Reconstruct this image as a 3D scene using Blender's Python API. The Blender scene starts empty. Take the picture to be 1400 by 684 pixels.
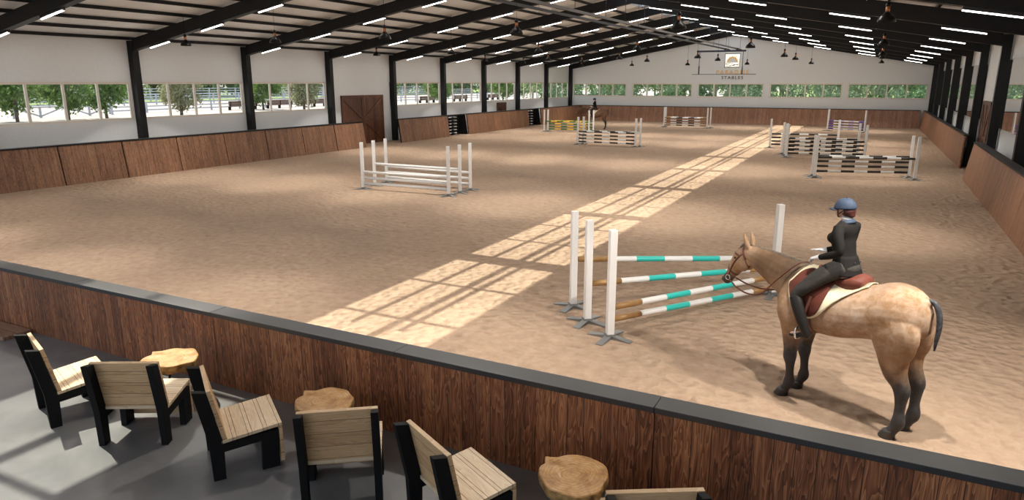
import bpy, bmesh, math, random
from mathutils import Vector, Matrix
R = math.radians
random.seed(7)
scene = bpy.context.scene
COL = scene.collection
ORD = ['zeroth', 'first', 'second', 'third', 'fourth', 'fifth', 'sixth', 'seventh', 'eighth', 'ninth', 'tenth', 'eleventh', 'twelfth', 'thirteenth', 'fourteenth']

def nth(i): return ORD[i] if i < 15 else '%d%s' % (i, {1: 'st', 2: 'nd', 3: 'rd'}.get(i % 10 if i % 100 not in (11, 12, 13) else 0, 'th'))
# ------------------------------------------------------------------ materials
def nt(name):
    m = bpy.data.materials.new(name); m.use_nodes = True
    t = m.node_tree; b = t.nodes['Principled BSDF']
    return m, t, b
def node(t, typ, **kw):
    n = t.nodes.new(typ)
    for k, v in kw.items():
        if k in n.inputs.keys(): n.inputs[k].default_value = v
        else: setattr(n, k, v)
    return n
def plain(name, c, rough=0.6, metal=0.0, spec=0.5, emit=None, es=0):
    m, t, b = nt(name)
    b.inputs['Base Color'].default_value = (*c, 1)
    b.inputs['Roughness'].default_value = rough
    b.inputs['Metallic'].default_value = metal
    b.inputs['Specular IOR Level'].default_value = spec
    if emit:
        b.inputs['Emission Color'].default_value = (*emit, 1); b.inputs['Emission Strength'].default_value = es
    return m
def ramp(t, fac, stops):
    r = t.nodes.new('ShaderNodeValToRGB')
    els = r.color_ramp.elements
    while len(els) < len(stops): els.new(0.5)
    for e, (p, c) in zip(els, stops): e.position = p; e.color = (*c, 1)
    t.links.new(fac, r.inputs[0]); return r.outputs[0]
def mapped(t, scale=(1, 1, 1), coord='Object', loc=(0, 0, 0)):
    tc = t.nodes.new('ShaderNodeTexCoord'); mp = t.nodes.new('ShaderNodeMapping')
    mp.inputs['Scale'].default_value = scale; mp.inputs['Location'].default_value = loc
    t.links.new(tc.outputs[coord], mp.inputs[0]); return mp.outputs[0]
def noise(t, vec, scale, detail=4, rough=0.55, dist=0.0):
    n = node(t, 'ShaderNodeTexNoise', Scale=scale, Detail=detail, Roughness=rough, Distortion=dist)
    t.links.new(vec, n.inputs['Vector']); return n.outputs['Fac']
def math_(t, op, a, b=None):
    n = node(t, 'ShaderNodeMath', operation=op)
    for i, v in enumerate((a, b)):
        if v is None: continue
        if isinstance(v, (int, float)): n.inputs[i].default_value = v
        else: t.links.new(v, n.inputs[i])
    return n.outputs[0]
def mix(t, fac, a, b, typ='MIX'):
    n = node(t, 'ShaderNodeMixRGB', blend_type=typ)
    for i, v in enumerate((fac, a, b)):
        if isinstance(v, (int, float)): n.inputs[i].default_value = v
        elif isinstance(v, tuple): n.inputs[i].default_value = (*v, 1)
        else: t.links.new(v, n.inputs[i])
    return n.outputs[0]
def bump(t, b, h, strength, dist):
    n = node(t, 'ShaderNodeBump', Strength=strength, Distance=dist)
    t.links.new(h, n.inputs['Height']); t.links.new(n.outputs[0], b.inputs['Normal'])
def noisy(name, c1, c2, scale=6, rough=0.7, detail=5, bs=0.0, bd=0.01, spec=0.5, metal=0.0):
    m, t, b = nt(name); v = mapped(t)
    f = noise(t, v, scale, detail)
    t.links.new(ramp(t, f, [(0.3, c1), (0.7, c2)]), b.inputs['Base Color'])
    b.inputs['Roughness'].default_value = rough; b.inputs['Specular IOR Level'].default_value = spec
    b.inputs['Metallic'].default_value = metal
    if bs: bump(t, b, f, bs, bd)
    return m
def plank_wood(name, dark, mid, light, width=0.14, rough=0.45, run='X', grain='Z', var=0.26, fs=70.0):
    """boards of given width laid side by side along `run`, grain running along `grain`"""
    m, t, b = nt(name)
    tc = t.nodes.new('ShaderNodeTexCoord'); sp = t.nodes.new('ShaderNodeSeparateXYZ')
    t.links.new(tc.outputs['Object'], sp.inputs[0])
    x = sp.outputs[run]; g = sp.outputs[grain]
    xs = math_(t, 'DIVIDE', x, width)
    pid = math_(t, 'FLOOR', xs); fr = math_(t, 'FRACT', xs)
    wn = node(t, 'ShaderNodeTexWhiteNoise', noise_dimensions='1D'); t.links.new(pid, wn.inputs['W'])
    cb = t.nodes.new('ShaderNodeCombineXYZ')
    t.links.new(math_(t, 'MULTIPLY', math_(t, 'SUBTRACT', fr, 0.5), width * 9), cb.inputs[0])
    t.links.new(math_(t, 'MULTIPLY', wn.outputs[0], 37.0), cb.inputs[1])
    t.links.new(math_(t, 'ADD', math_(t, 'MULTIPLY', g, 1.1), math_(t, 'MULTIPLY', wn.outputs[0], 91.0)), cb.inputs[2])
    big = noise(t, cb.outputs[0], 1.3, 2, 0.5, 0.4)
    rings = math_(t, 'FRACT', math_(t, 'MULTIPLY', big, 11.0))
    cb2 = t.nodes.new('ShaderNodeCombineXYZ')
    t.links.new(math_(t, 'MULTIPLY', x, fs), cb2.inputs[0]); t.links.new(math_(t, 'MULTIPLY', g, 3.0 if fs > 50 else 1.3), cb2.inputs[2])
    t.links.new(math_(t, 'MULTIPLY', wn.outputs[0], 13.0), cb2.inputs[1])
    fine = noise(t, cb2.outputs[0], 1.0, 6, 0.65, 0.3)
    f = math_(t, 'ADD', math_(t, 'MULTIPLY', rings, 0.33), math_(t, 'MULTIPLY', fine, 0.75))
    f = math_(t, 'ADD', f, math_(t, 'MULTIPLY', math_(t, 'SUBTRACT', wn.outputs[0], 0.5), var))
    c = ramp(t, f, [(0.22, dark), (0.52, mid), (0.88, light)])
    edge = math_(t, 'LESS_THAN', math_(t, 'ABSOLUTE', math_(t, 'SUBTRACT', fr, 0.5)), 0.482)
    c = mix(t, edge, tuple(v * 0.25 for v in dark), c)
    t.links.new(c, b.inputs['Base Color']); b.inputs['Roughness'].default_value = rough
    bump(t, b, math_(t, 'MULTIPLY', f, edge), 0.35, 0.006)
    return m

M = {}
M['black_steel'] = plain('black_painted_steel', (0.007, 0.007, 0.0075), 0.5, 0.0, 0.25)
M['black_matte'] = plain('black_matte', (0.006, 0.006, 0.0065), 0.75, 0.0, 0.2)
M['black_cap'] = noisy('black_satin_cap', (0.028, 0.028, 0.029), (0.034, 0.034, 0.035), 3, 0.40)
M['white_wall'] = noisy('white_plaster', (0.71, 0.735, 0.75), (0.75, 0.775, 0.79), 12, 0.85, 6, 0.08, 0.004)
M['ceiling'] = noisy('white_ceiling_panel', (0.76, 0.80, 0.83), (0.80, 0.84, 0.87), 2, 0.8)
M['cream_frame'] = plain('cream_window_paint', (0.72, 0.67, 0.61), 0.5)
M['barrier'] = plank_wood('dark_stained_planks', (0.042, 0.0125, 0.005), (0.225, 0.076, 0.030), (0.58, 0.255, 0.11), 0.15, 0.45, 'X', 'Z', 0.2, 42.0)
M['kick'] = plank_wood('brown_kickboard_planks', (0.060, 0.026, 0.013), (0.225, 0.105, 0.054), (0.44, 0.24, 0.135), 0.30, 0.45, 'X', 'Z', 0.13, 15.0)
M['kick_right'] = plank_wood('brown_kickboard_narrow_planks', (0.070, 0.028, 0.013), (0.25, 0.112, 0.056), (0.48, 0.25, 0.135), 0.15, 0.45, 'X', 'Z', 0.14, 18.0)
M['door'] = plank_wood('barn_door_planks', (0.030, 0.010, 0.0045), (0.095, 0.033, 0.016), (0.20, 0.078, 0.038), 0.24)
M['door_trim'] = plank_wood('barn_door_battens', (0.035, 0.012, 0.006), (0.12, 0.042, 0.021), (0.21, 0.08, 0.04), 0.6)
M['chair_wood'] = plank_wood('pale_ash_slats', (0.52, 0.39, 0.245), (0.64, 0.495, 0.325), (0.76, 0.61, 0.43), 0.128, 0.5, 'Y', 'X', 0.16)
M['chair_back_wood'] = plank_wood('pale_ash_back_slats', (0.43, 0.255, 0.125), (0.57, 0.37, 0.195), (0.70, 0.49, 0.28), 0.125, 0.5, 'Z', 'X', 0.22)
M['step_wood'] = plank_wood('brown_floor_plank', (0.16, 0.08, 0.045), (0.32, 0.19, 0.12), (0.45, 0.29, 0.19), 0.2, 0.5, 'Y', 'X')
M['white_paint'] = plain('white_gloss_paint', (0.80, 0.80, 0.79), 0.35)
M['grey_metal'] = plain('grey_galvanised_foot', (0.24, 0.25, 0.25), 0.4, 0.6)
M['teal'] = plain('turquoise_paint', (0.03, 0.50, 0.45), 0.35)
M['pole_wood'] = noisy('varnished_pole_wood', (0.28, 0.15, 0.05), (0.40, 0.23, 0.085), 9, 0.4)
M['black_pole'] = plain('black_pole_paint', (0.015, 0.013, 0.012), 0.35)
M['green'] = plain('green_pole_paint', (0.035, 0.14, 0.02), 0.4)
M['yellow'] = plain('yellow_pole_paint', (0.75, 0.45, 0.03), 0.4)
M['purple'] = plain('purple_pole_paint', (0.075, 0.05, 0.42), 0.4)
M['lilac'] = plain('lilac_pole_paint', (0.55, 0.50, 0.80), 0.4)
M['led_body'] = plain('led_housing', (0.01, 0.01, 0.011), 0.5)
M['led'] = plain('led_diffuser', (0.9, 0.9, 0.9), 0.5, emit=(1.0, 0.96, 0.90), es=72)
M['led'].cycles.emission_sampling = 'FRONT'
M['copper'] = plain('copper_socket', (0.35, 0.14, 0.06), 0.35, 0.9)
M['bulb'] = plain('bulb_glass', (0.9, 0.85, 0.75), 0.4, emit=(1.0, 0.88, 0.7), es=3)
M['bulb'].cycles.emission_sampling = 'NONE'
M['shade'] = plain('black_enamel_shade', (0.004, 0.004, 0.0045), 0.35, 0.0, 0.2)
M['gold'] = plain('gold_sign_paint', (0.85, 0.50, 0.09), 0.6)
M['sign_black'] = plain('sign_black', (0.03, 0.03, 0.03), 0.5)
M['sign_glow'] = plain('sign_light_panel', (0.9, 0.9, 0.86), 0.5, emit=(1.0, 0.92, 0.75), es=0.75)
M['rail_brown'] = plain('brown_rail_steel', (0.06, 0.045, 0.036), 0.45)
M['boom_blue'] = plain('dark_blue_hose', (0.015, 0.02, 0.05), 0.5)
M['skylight_bar'] = plain('skylight_bar', (0.55, 0.56, 0.57), 0.6)
M['trunk'] = noisy('tree_bark', (0.10, 0.075, 0.055), (0.22, 0.18, 0.14), 8, 0.9)
M['pale_trunk'] = noisy('pale_bark', (0.38, 0.35, 0.28), (0.62, 0.58, 0.50), 6, 0.9)
M['fence'] = plain('weathered_white_fence', (0.50, 0.52, 0.58), 0.7)
M['bench'] = plain('brown_bench_wood', (0.17, 0.105, 0.08), 0.7)
M['yard'] = noisy('pale_yard_sand', (0.37, 0.33, 0.315), (0.43, 0.39, 0.37), 0.3, 0.95)
M['grass'] = noisy('meadow_grass', (0.16, 0.24, 0.07), (0.30, 0.38, 0.13), 0.4, 0.95)
def leaves(name, c1, c2):
    m, t, b = nt(name)
    v = mapped(t); f = noise(t, v, 2.2, 3)
    t.links.new(ramp(t, f, [(0.32, c1), (0.68, c2)]), b.inputs['Base Color'])
    b.inputs['Roughness'].default_value = 0.6
    tr = t.nodes.new('ShaderNodeBsdfTranslucent'); tr.inputs[0].default_value = (*[min(1, v * 1.3) for v in c2], 1)
    ms = t.nodes.new('ShaderNodeMixShader'); ms.inputs[0].default_value = 0.3
    out = t.nodes['Material Output']
    t.links.new(b.outputs[0], ms.inputs[1]); t.links.new(tr.outputs[0], ms.inputs[2]); t.links.new(ms.outputs[0], out.inputs[0])
    return m
M['leaf'] = leaves('tree_leaves', (0.05, 0.11, 0.03), (0.17, 0.27, 0.07))
M['leaf_pale'] = leaves('pale_dusty_leaves', (0.15, 0.17, 0.09), (0.32, 0.32, 0.18))
M['leaf_wood'] = leaves('woodland_leaves', (0.075, 0.13, 0.065), (0.27, 0.35, 0.18))
M['leaf_shrub'] = leaves('shrub_leaves', (0.05, 0.11, 0.06), (0.14, 0.24, 0.12))
def glass():
    m, t, b = nt('window_glass'); t.nodes.remove(b)
    tr = t.nodes.new('ShaderNodeBsdfTransparent'); tr.inputs[0].default_value = (0.95, 0.97, 0.96, 1)
    gl = node(t, 'ShaderNodeBsdfGlossy', Roughness=0.02); gl.inputs[0].default_value = (1, 1, 1, 1)
    lw = node(t, 'ShaderNodeLayerWeight', Blend=0.5)
    fr = math_(t, 'ADD', math_(t, 'MULTIPLY', math_(t, 'POWER', lw.outputs['Facing'], 4.5), 0.22), 0.02)
    ms = t.nodes.new('ShaderNodeMixShader')
    t.links.new(fr, ms.inputs[0]); t.links.new(tr.outputs[0], ms.inputs[1]); t.links.new(gl.outputs[0], ms.inputs[2])
    t.links.new(ms.outputs[0], t.nodes['Material Output'].inputs[0]); return m
M['glass'] = glass()
M['mirror'] = plain('mirror_silver', (0.86, 0.87, 0.87), 0.015, 1.0)
def sand():
    m, t, b = nt('arena_sand'); v = mapped(t)
    f1 = noise(t, v, 0.35, 4); f2 = noise(t, v, 5, 6, 0.6); f3 = noise(t, v, 55, 3, 0.6)
    c = ramp(t, f2, [(0.25, (0.32, 0.222, 0.152)), (0.5, (0.385, 0.275, 0.193)), (0.75, (0.45, 0.333, 0.24))])
    c2 = ramp(t, f1, [(0.3, (0.80, 0.80, 0.82)), (0.7, (1.0, 1.0, 1.0))])
    c = mix(t, 0.6, c, c2, 'MULTIPLY')
    # footprints: warped cells
    wv = node(t, 'ShaderNodeTexNoise', Scale=2.0, Detail=2.0); t.links.new(v, wv.inputs['Vector'])
    wm = node(t, 'ShaderNodeMixRGB', blend_type='ADD'); wm.inputs[0].default_value = 0.16
    t.links.new(v, wm.inputs[1]); t.links.new(wv.outputs['Color'], wm.inputs[2])
    vo = node(t, 'ShaderNodeTexVoronoi', Scale=6.0, feature='SMOOTH_F1', Smoothness=0.55, Randomness=1.0)
    t.links.new(wm.outputs[0], vo.inputs['Vector'])
    h = math_(t, 'ADD', math_(t, 'MULTIPLY', vo.outputs['Distance'], 1.0), math_(t, 'MULTIPLY', f2, 0.55))
    h = math_(t, 'ADD', h, math_(t, 'MULTIPLY', f3, 0.06))
    t.links.new(c, b.inputs['Base Color'])
    b.inputs['Roughness'].default_value = 0.95; b.inputs['Specular IOR Level'].default_value = 0.15
    bump(t, b, h, 1.0, 0.10); return m
M['sand'] = sand()
def concrete():
    m, t, b = nt('polished_concrete'); v = mapped(t)
    f = noise(t, v, 1.6, 8, 0.6, 0.6); g = noise(t, v, 30, 4)
    c = ramp(t, f, [(0.3, (0.125, 0.125, 0.13)), (0.7, (0.20, 0.198, 0.195))])
    t.links.new(c, b.inputs['Base Color'])
    t.links.new(ramp(t, g, [(0.2, (0.30,) * 3), (0.8, (0.36,) * 3)]), b.inputs['Roughness'])
    return m
M['concrete'] = concrete()
def stump_top():
    m, t, b = nt('log_slice_rings')
    v = mapped(t)
    w = node(t, 'ShaderNodeTexNoise', Scale=4.0, Detail=3.0); t.links.new(v, w.inputs['Vector'])
    wm = node(t, 'ShaderNodeMixRGB', blend_type='ADD'); wm.inputs[0].default_value = 0.10
    t.links.new(v, wm.inputs[1]); t.links.new(w.outputs['Color'], wm.inputs[2])
    sp = t.nodes.new('ShaderNodeSeparateXYZ'); t.links.new(wm.outputs[0], sp.inputs[0])
    r = math_(t, 'SQRT', math_(t, 'ADD', math_(t, 'POWER', math_(t, 'SUBTRACT', sp.outputs[0], 0.05), 2), math_(t, 'POWER', math_(t, 'SUBTRACT', sp.outputs[1], 0.05), 2)))
    rg = math_(t, 'FRACT', math_(t, 'MULTIPLY', r, 34))
    f2 = noise(t, v, 9, 5, 0.65)
    c = ramp(t, f2, [(0.25, (0.20, 0.075, 0.018)), (0.5, (0.50, 0.28, 0.10)), (0.75, (0.68, 0.46, 0.22))])
    c = mix(t, math_(t, 'MULTIPLY', rg, 0.5), c, (0.24, 0.105, 0.03))
    t.links.new(c, b.inputs['Base Color']); b.inputs['Roughness'].default_value = 0.5
    return m
M['stump_top'] = stump_top()
M['bark'] = noisy('log_bark', (0.10, 0.05, 0.015), (0.48, 0.30, 0.11), 14, 0.8, 5, 0.6, 0.02)

# ------------------------------------------------------------------ mesh helpers
class MB:
    def __init__(s): s.v = []; s.f = []; s.mi = []; s.cur = 0
    def add(s, vs, fs):
        o = len(s.v); s.v += [tuple(v) for v in vs]; s.f += [tuple(i + o for i in f) for f in fs]; s.mi += [s.cur] * len(fs); return s
    def box(s, x0, x1, y0, y1, z0, z1):
        return s.hexa([(x0, y0, z0), (x1, y0, z0), (x1, y1, z0), (x0, y1, z0)], [(x0, y0, z1), (x1, y0, z1), (x1, y1, z1), (x0, y1, z1)])
    def hexa(s, b, t):
        return s.add(list(b) + list(t), [(3, 2, 1, 0), (4, 5, 6, 7), (0, 1, 5, 4), (1, 2, 6, 5), (2, 3, 7, 6), (3, 0, 4, 7)])
    def prism(s, poly, a0, a1, axis='y'):
        """extrude a polygon given in the two other axes"""
        n = len(poly)
        P = {'y': lambda p, a: (p[0], a, p[1]), 'x': lambda p, a: (a, p[0], p[1]), 'z': lambda p, a: (p[0], p[1], a)}[axis]
        return s.add([P(p, a0) for p in poly] + [P(p, a1) for p in poly],
                     [tuple(range(n))[::-1], tuple(range(n, 2 * n))] + [(i, (i + 1) % n, (i + 1) % n + n, i + n) for i in range(n)])
    def rings(s, rs, cap=True, close=False):
        n = len(rs[0]); vs = [p for r in rs for p in r]; fs = []
        m = len(rs)
        for j in range(m if close else m - 1):
            for i in range(n):
                a = j * n + i; b = j * n + (i + 1) % n; k = ((j + 1) % m) * n
                fs.append((a, b, k + (i + 1) % n, k + i))
        if cap and not close: fs += [tuple(range(n))[::-1], tuple(range((m - 1) * n, m * n))]
        return s.add(vs, fs)
    def tube(s, pts, rad, n=10, ry=None, cap=True):
        pts = [Vector(p) for p in pts]; m = len(pts)
        if not isinstance(rad, (list, tuple)): rad = [rad] * m
        rs = []; up = None
        for i, p in enumerate(pts):
            d = (pts[min(i + 1, m - 1)] - pts[max(i - 1, 0)]).normalized()
            if up is None:
                up = Vector((0, 1, 0)) if abs(d.y) < 0.8 else Vector((0, 0, 1))
            v = (up - d * up.dot(d)).normalized(); up = v; u = d.cross(v)
            r = rad[i]; a, b = (r if isinstance(r, tuple) else (r, r))
            rs.append([p + u * (math.cos(2 * math.pi * k / n) * a) + v * (math.sin(2 * math.pi * k / n) * b) for k in range(n)])
        return s.rings(rs, cap)
    def bar(s, a, b, w, h):
        a = Vector(a); b = Vector(b); d = (b - a).normalized()
        up = Vector((0, 0, 1)) if abs(d.z) < 0.95 else Vector((0, 1, 0))
        u = d.cross(up).normalized() * (w / 2); v = u.cross(d).normalized() * (h / 2)
        return s.hexa([a - u - v, a + u - v, a + u + v, a - u + v], [b - u - v, b + u - v, b + u + v, b - u + v])
    def lathe(s, prof, n=20, o=(0, 0, 0), cap=True):
        return s.rings([[(o[0] + r * math.cos(2 * math.pi * k / n), o[1] + r * math.sin(2 * math.pi * k / n), o[2] + z) for k in range(n)] for r, z in prof], cap)
    def mesh(s, name):
        me = bpy.data.meshes.new(name); me.from_pydata(s.v, [], s.f)
        bm = bmesh.new(); bm.from_mesh(me); bmesh.ops.recalc_face_normals(bm, faces=bm.faces[:]); bm.to_mesh(me); bm.free()
        return me
    def build(s, name, mats, parent=None, smooth=False, bevel=0):
        me = s.mesh(name)
        if not isinstance(mats, (list, tuple)): mats = [mats]
        for m in mats: me.materials.append(m)
        if len(mats) > 1: me.polygons.foreach_set('material_index', s.mi)
        if smooth: me.polygons.foreach_set('use_smooth', [True] * len(me.polygons))
        o = bpy.data.objects.new(name, me); COL.objects.link(o)
        if parent is not None: o.parent = parent
        if bevel:
            md = o.modifiers.new('edge', 'BEVEL'); md.width = bevel; md.segments = 2; md.limit_method = 'ANGLE'
        return o
def tag(o, label=None, cat=None, group=None, kind=None):
    if label: o['label'] = label
    if cat: o['category'] = cat
    if group: o['group'] = group
    if kind: o['kind'] = kind
    return o
def empty(name, loc=(0, 0, 0), rz=0, label=None, cat=None, group=None, kind=None):
    o = bpy.data.objects.new(name, None); COL.objects.link(o); o.location = loc; o.rotation_euler = (0, 0, rz)
    o.empty_display_size = 0.2
    return tag(o, label, cat, group, kind)
def dup(root, loc, rz=None, label=None, group=None):
    r = root.copy(); COL.objects.link(r); r.location = loc
    if rz is not None: r.rotation_euler = (0, 0, rz)
    if label: r['label'] = label
    if group: r['group'] = group
    for ch in list(root.children):
        c = ch.copy(); COL.objects.link(c); c.parent = r
        for g in list(ch.children):
            d = g.copy(); COL.objects.link(d); d.parent = c
    return r
def fused(mb, name, mat, parent, voxel=0.012, smooth=5, factor=0.5):
    """join overlapping closed lofts into one continuous skin"""
    o = mb.build(name + '_raw', mat)
    r = o.modifiers.new('r', 'REMESH'); r.mode = 'VOXEL'; r.voxel_size = voxel; r.adaptivity = 0
    sm = o.modifiers.new('s', 'SMOOTH'); sm.factor = factor; sm.iterations = smooth
    dg = bpy.context.evaluated_depsgraph_get(); dg.update()
    me = bpy.data.meshes.new_from_object(o.evaluated_get(dg)); me.name = name
    old = o.data; bpy.data.objects.remove(o); bpy.data.meshes.remove(old)
    me.polygons.foreach_set('use_smooth', [True] * len(me.polygons))
    me.materials.clear(); me.materials.append(mat)
    n = bpy.data.objects.new(name, me); COL.objects.link(n)
    if parent is not None: n.parent = parent
    return n

# ------------------------------------------------------------------ dimensions (metres)
Y0, DY = 19.83, 6.0665
def FY(k): return Y0 + DY * k
XL, XLI = -28.6, -28.25           # left wall face, left column inner face
XR, XRI = 4.2, 3.89
RX, RZ = -12.35, 7.95             # apex of the rafters' lower edge
EZ = 5.12
YF = 68.5
SL = (RZ - EZ) / (RX - XLI); SR = (RZ - EZ) / (XRI - RX)
def RB(x): return RZ - (RX - x) * SL if x < RX else RZ - (x - RX) * SR   # rafter lower edge height at x
YB = -5.0                          # the hall is open behind the viewer
FZ = 0.42                          # spectator floor height

# ------------------------------------------------------------------ setting
g = MB().box(-400, 300, -200, 400, -0.3, -0.06).build('ground', M['yard'])
tag(g, 'pale sandy yard ground outside the hall', 'ground', kind='structure')
g = MB().box(-400, -128, -200, 400, -0.05, -0.02).build('meadow', M['grass']); tag(g, 'green meadow beyond the white paddock fences', 'meadow', kind='structure')
g = MB().box(-38, 300, 69, 400, -0.05, -0.02).build('woodland_floor', M['grass']); tag(g, 'grassy woodland floor behind the far gable wall', 'ground', kind='structure')
f = MB().box(XL - 0.3, XR + 0.3, 4.0, YF + 0.2, -0.3, 0.0).build('floor', M['sand']); tag(f, 'tan sand riding arena floor with hoof prints', 'floor', kind='structure')
f = MB().box(-28, XR, YB, 5.04, 0.005, FZ).build('floor_terrace', M['concrete']); tag(f, 'grey polished concrete spectator terrace floor', 'floor', kind='structure')

# left wall with a ribbon of windows (no window in the barn door bay)
wl = MB()
wl.box(XL - 0.13, XL, YB, YF + 0.25, -0.1, 2.20); wl.box(XL - 0.13, XL, YB, YF + 0.25, 3.80, 5.70)
DOORBAY = 2
for k in range(-4, 8):
    y0, y1 = FY(k), FY(k + 1)
    if k == DOORBAY: wl.box(XL - 0.13, XL, y0, y1, 2.20, 3.80)
    wl.box(XL - 0.13, XL, y0 - 0.2, y0 + 0.2, 2.20, 3.80)
wl.box(XL - 0.13, XL, YF - 0.35, YF + 0.25, 2.2, 3.8)
tag(wl.build('wall_left', M['white_wall']), 'white left side wall with a ribbon of windows', 'wall', kind='structure')
wr = MB().box(XR + 0.05, XR + 0.3, YB, YF + 0.25, -0.1, 5.75).build('wall_right', M['white_wall']); tag(wr, 'white right side wall behind the mirrors', 'wall', kind='structure')
# far gable wall with five windows
FWX = [(-28.25, -22.42), (-21.87, -15.85), (-15.38, -9.33), (-8.86, -2.77), (-2.38, 3.70)]
wf = MB(); wf.box(XL, XR + 0.1, YF, YF + 0.25, -0.1, 2.36)
px = XL
for a, b in FWX:
    wf.box(px, a, YF, YF + 0.25, 2.36, 3.69); px = b
wf.box(px, XR + 0.1, YF, YF + 0.25, 2.36, 3.69)
wf.prism([(XL, 3.69), (XR + 0.1, 3.69), (XR + 0.1, RB(XR) + 0.62), (RX, RZ + 0.62), (XL, RB(XL) + 0.62)], YF, YF + 0.25)
tag(wf.build('wall_far', M['white_wall']), 'white far gable wall with five windows and the sign', 'wall', kind='structure')
# ceiling: two slopes, open along the ridge for the skylight
SKW = 1.27
cl = MB()
for s, xe in ((-1, XL - 1.5), (1, XR + 1.5)):
    xi = RX + s * SKW
    za, zb = RB(xe) + 0.58, RB(xi) + 0.58
    cl.prism([(xe, za), (xi, zb), (xi, zb + 0.12), (xe, za + 0.12)], YB, YF + 1.0)
tag(cl.build('ceiling', M['ceiling']), 'white sloping ceiling panels above the black rafters', 'ceiling', kind='structure')

WN = 0
def window(name_label, origin, axis, a0, a1, z0, z1, deep):
    """four panes in a cream frame; axis 'y' = window in a side wall, 'x' = in the gable"""
    global WN
    WN += 1
    root = empty('window_%d' % WN, origin, 0, name_label, 'window', kind='structure')
    fr, gl = MB(), MB()
    def bx(mb, a, b, d0, d1, zz0, zz1):
        if axis == 'y': mb.box(d0, d1, a, b, zz0, zz1)
        else: mb.box(a, b, d0, d1, zz0, zz1)
    t = 0.095 if axis == 'y' else 0.115
    bx(fr, a0, a1, deep[0], deep[1], z0, z0 + t); bx(fr, a0, a1, deep[0], deep[1], z1 - t, z1)
    n = 4
    for i in range(n + 1):
        c = a0 + t / 2 + (a1 - a0 - t) * i / n
        bx(fr, c - t / 2, c + t / 2, deep[0], deep[1], z0 + t, z1 - t)
    fr.build('window_frame', M['cream_frame'], root)
    dm = (deep[0] + deep[1]) / 2
    for i in range(n):
        c0 = a0 + t / 2 + (a1 - a0 - t) * i / n; c1 = a0 + t / 2 + (a1 - a0 - t) * (i + 1) / n
        p = MB(); bx(p, c0 + t / 2, c1 - t / 2, dm - 0.004, dm + 0.004, z0 + t, z1 - t)
        p.build('window_pane', M['glass'], root)
    return root
bayname = {-4: 'behind the viewer', -3: 'beside the spectator terrace'}
cnt = 0
for k in range(-3, 8):
    if k == DOORBAY: continue
    cnt += 1
    far = 8 - k
    lab = 'four-pane cream window in the left wall, %s bay from the far gable' % ORD[far]
    window(lab, (XL, 0, 0), 'y', FY(k) + 0.2, FY(k + 1) - 0.2, 2.20, 3.80, (-0.10, -0.03))
for i, (a, b) in enumerate(FWX):
    window('four-pane window in the far gable wall, %s from the left' % ORD[i + 1], (0, YF, 0), 'x', a, b, 2.36, 3.69, (-0.015, 0.2))

# ------------------------------------------------------------------ steel portal frames
for k in range(-3, 9):
    y = FY(k) if k < 8 else FY(8) - 0.02
    far = 9 - k
    root = empty('portal_frame', (0, y, 0), 0, 'black steel portal frame, %s from the far gable' % ORD[far] if far > 1 else 'black steel portal frame against the far gable wall', 'steel frame', 'portal frames along the hall')
    h = 0.14
    MB().box(XL, XLI, -h, h, 0, 5.50).build('column', M['black_steel'], root, bevel=0.01)
    MB().box(XRI, XR, -h, h, 0, 5.50).build('column', M['black_steel'], root, bevel=0.01)
    for s in (-1, 1):
        xe = XLI if s < 0 else XRI
        m = MB()
        zb, zt = (EZ, RZ)
        m.prism([(xe, zb), (RX, zt), (RX, zt + 0.46), (xe, zb + 0.46)], -0.10, 0.10)
        m.prism([(xe, zb - 0.025), (RX, zt - 0.025), (RX, zt + 0.005), (xe, zb + 0.005)], -0.14, 0.14)
        m.build('rafter', M['black_steel'], root)
# purlins on top of the rafters
n = 0
for s, x_e in ((-1, XL + 0.08), (1, XR - 0.08)):
    for i in range(12):
        x = x_e - s * 1.37 * i
        if abs(x - RX) < 1.35: continue
        n += 1
        z = RB(x) + 0.46
        o = MB().box(x - 0.045, x + 0.045, YB, YF, z, z + 0.12).build('trim_%d' % n, M['black_steel'])
        side = 'left' if s < 0 else 'right'
        tag(o, 'thin black roof purlin on the %s slope, %s up from the %s eave' % (side, ORD[i + 1], side), 'purlin', 'roof purlins', 'structure')
# ridge skylight: ridge beam, glazing bars, panes
root = empty('ridge_skylight', (RX, 0, 0), 0, 'glazed skylight strip along the ridge of the roof', 'skylight', kind='structure')
zr = RZ + 0.58
m = MB().box(-0.035, 0.035, YB, YF, zr - 0.06, zr + 0.10); m.build('ridge_beam', M['black_steel'], root)
m = MB()
for s in (-1, 1):
    sl = SL if s < 0 else SR
    xo = s * SKW
    m.box(min(xo, xo - s * 0.06), max(xo, xo - s * 0.06), YB, YF, zr - SKW * sl - 0.04, zr - SKW * sl + 0.12)
    k = -4
    y = FY(-4)
    bi = 0
    while y < YF:
        bw_ = 0.30 if bi % 3 == 0 else 0.05
        bi += 1
        m.prism([(0, zr), (xo, zr - SKW * sl), (xo, zr - SKW * sl + 0.07), (0, zr + 0.07)], y - bw_, y + bw_)
        y += DY / 3
m.build('glazing_bar', M['skylight_bar'], root)
for s in (-1, 1):
    sl = SL if s < 0 else SR; xo = s * SKW
    m = MB().prism([(0, zr + 0.08), (xo, zr - SKW * sl + 0.08), (xo, zr - SKW * sl + 0.09), (0, zr + 0.09)], YB, YF)
    m.build('skylight_pane', M['glass'], root)

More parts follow.
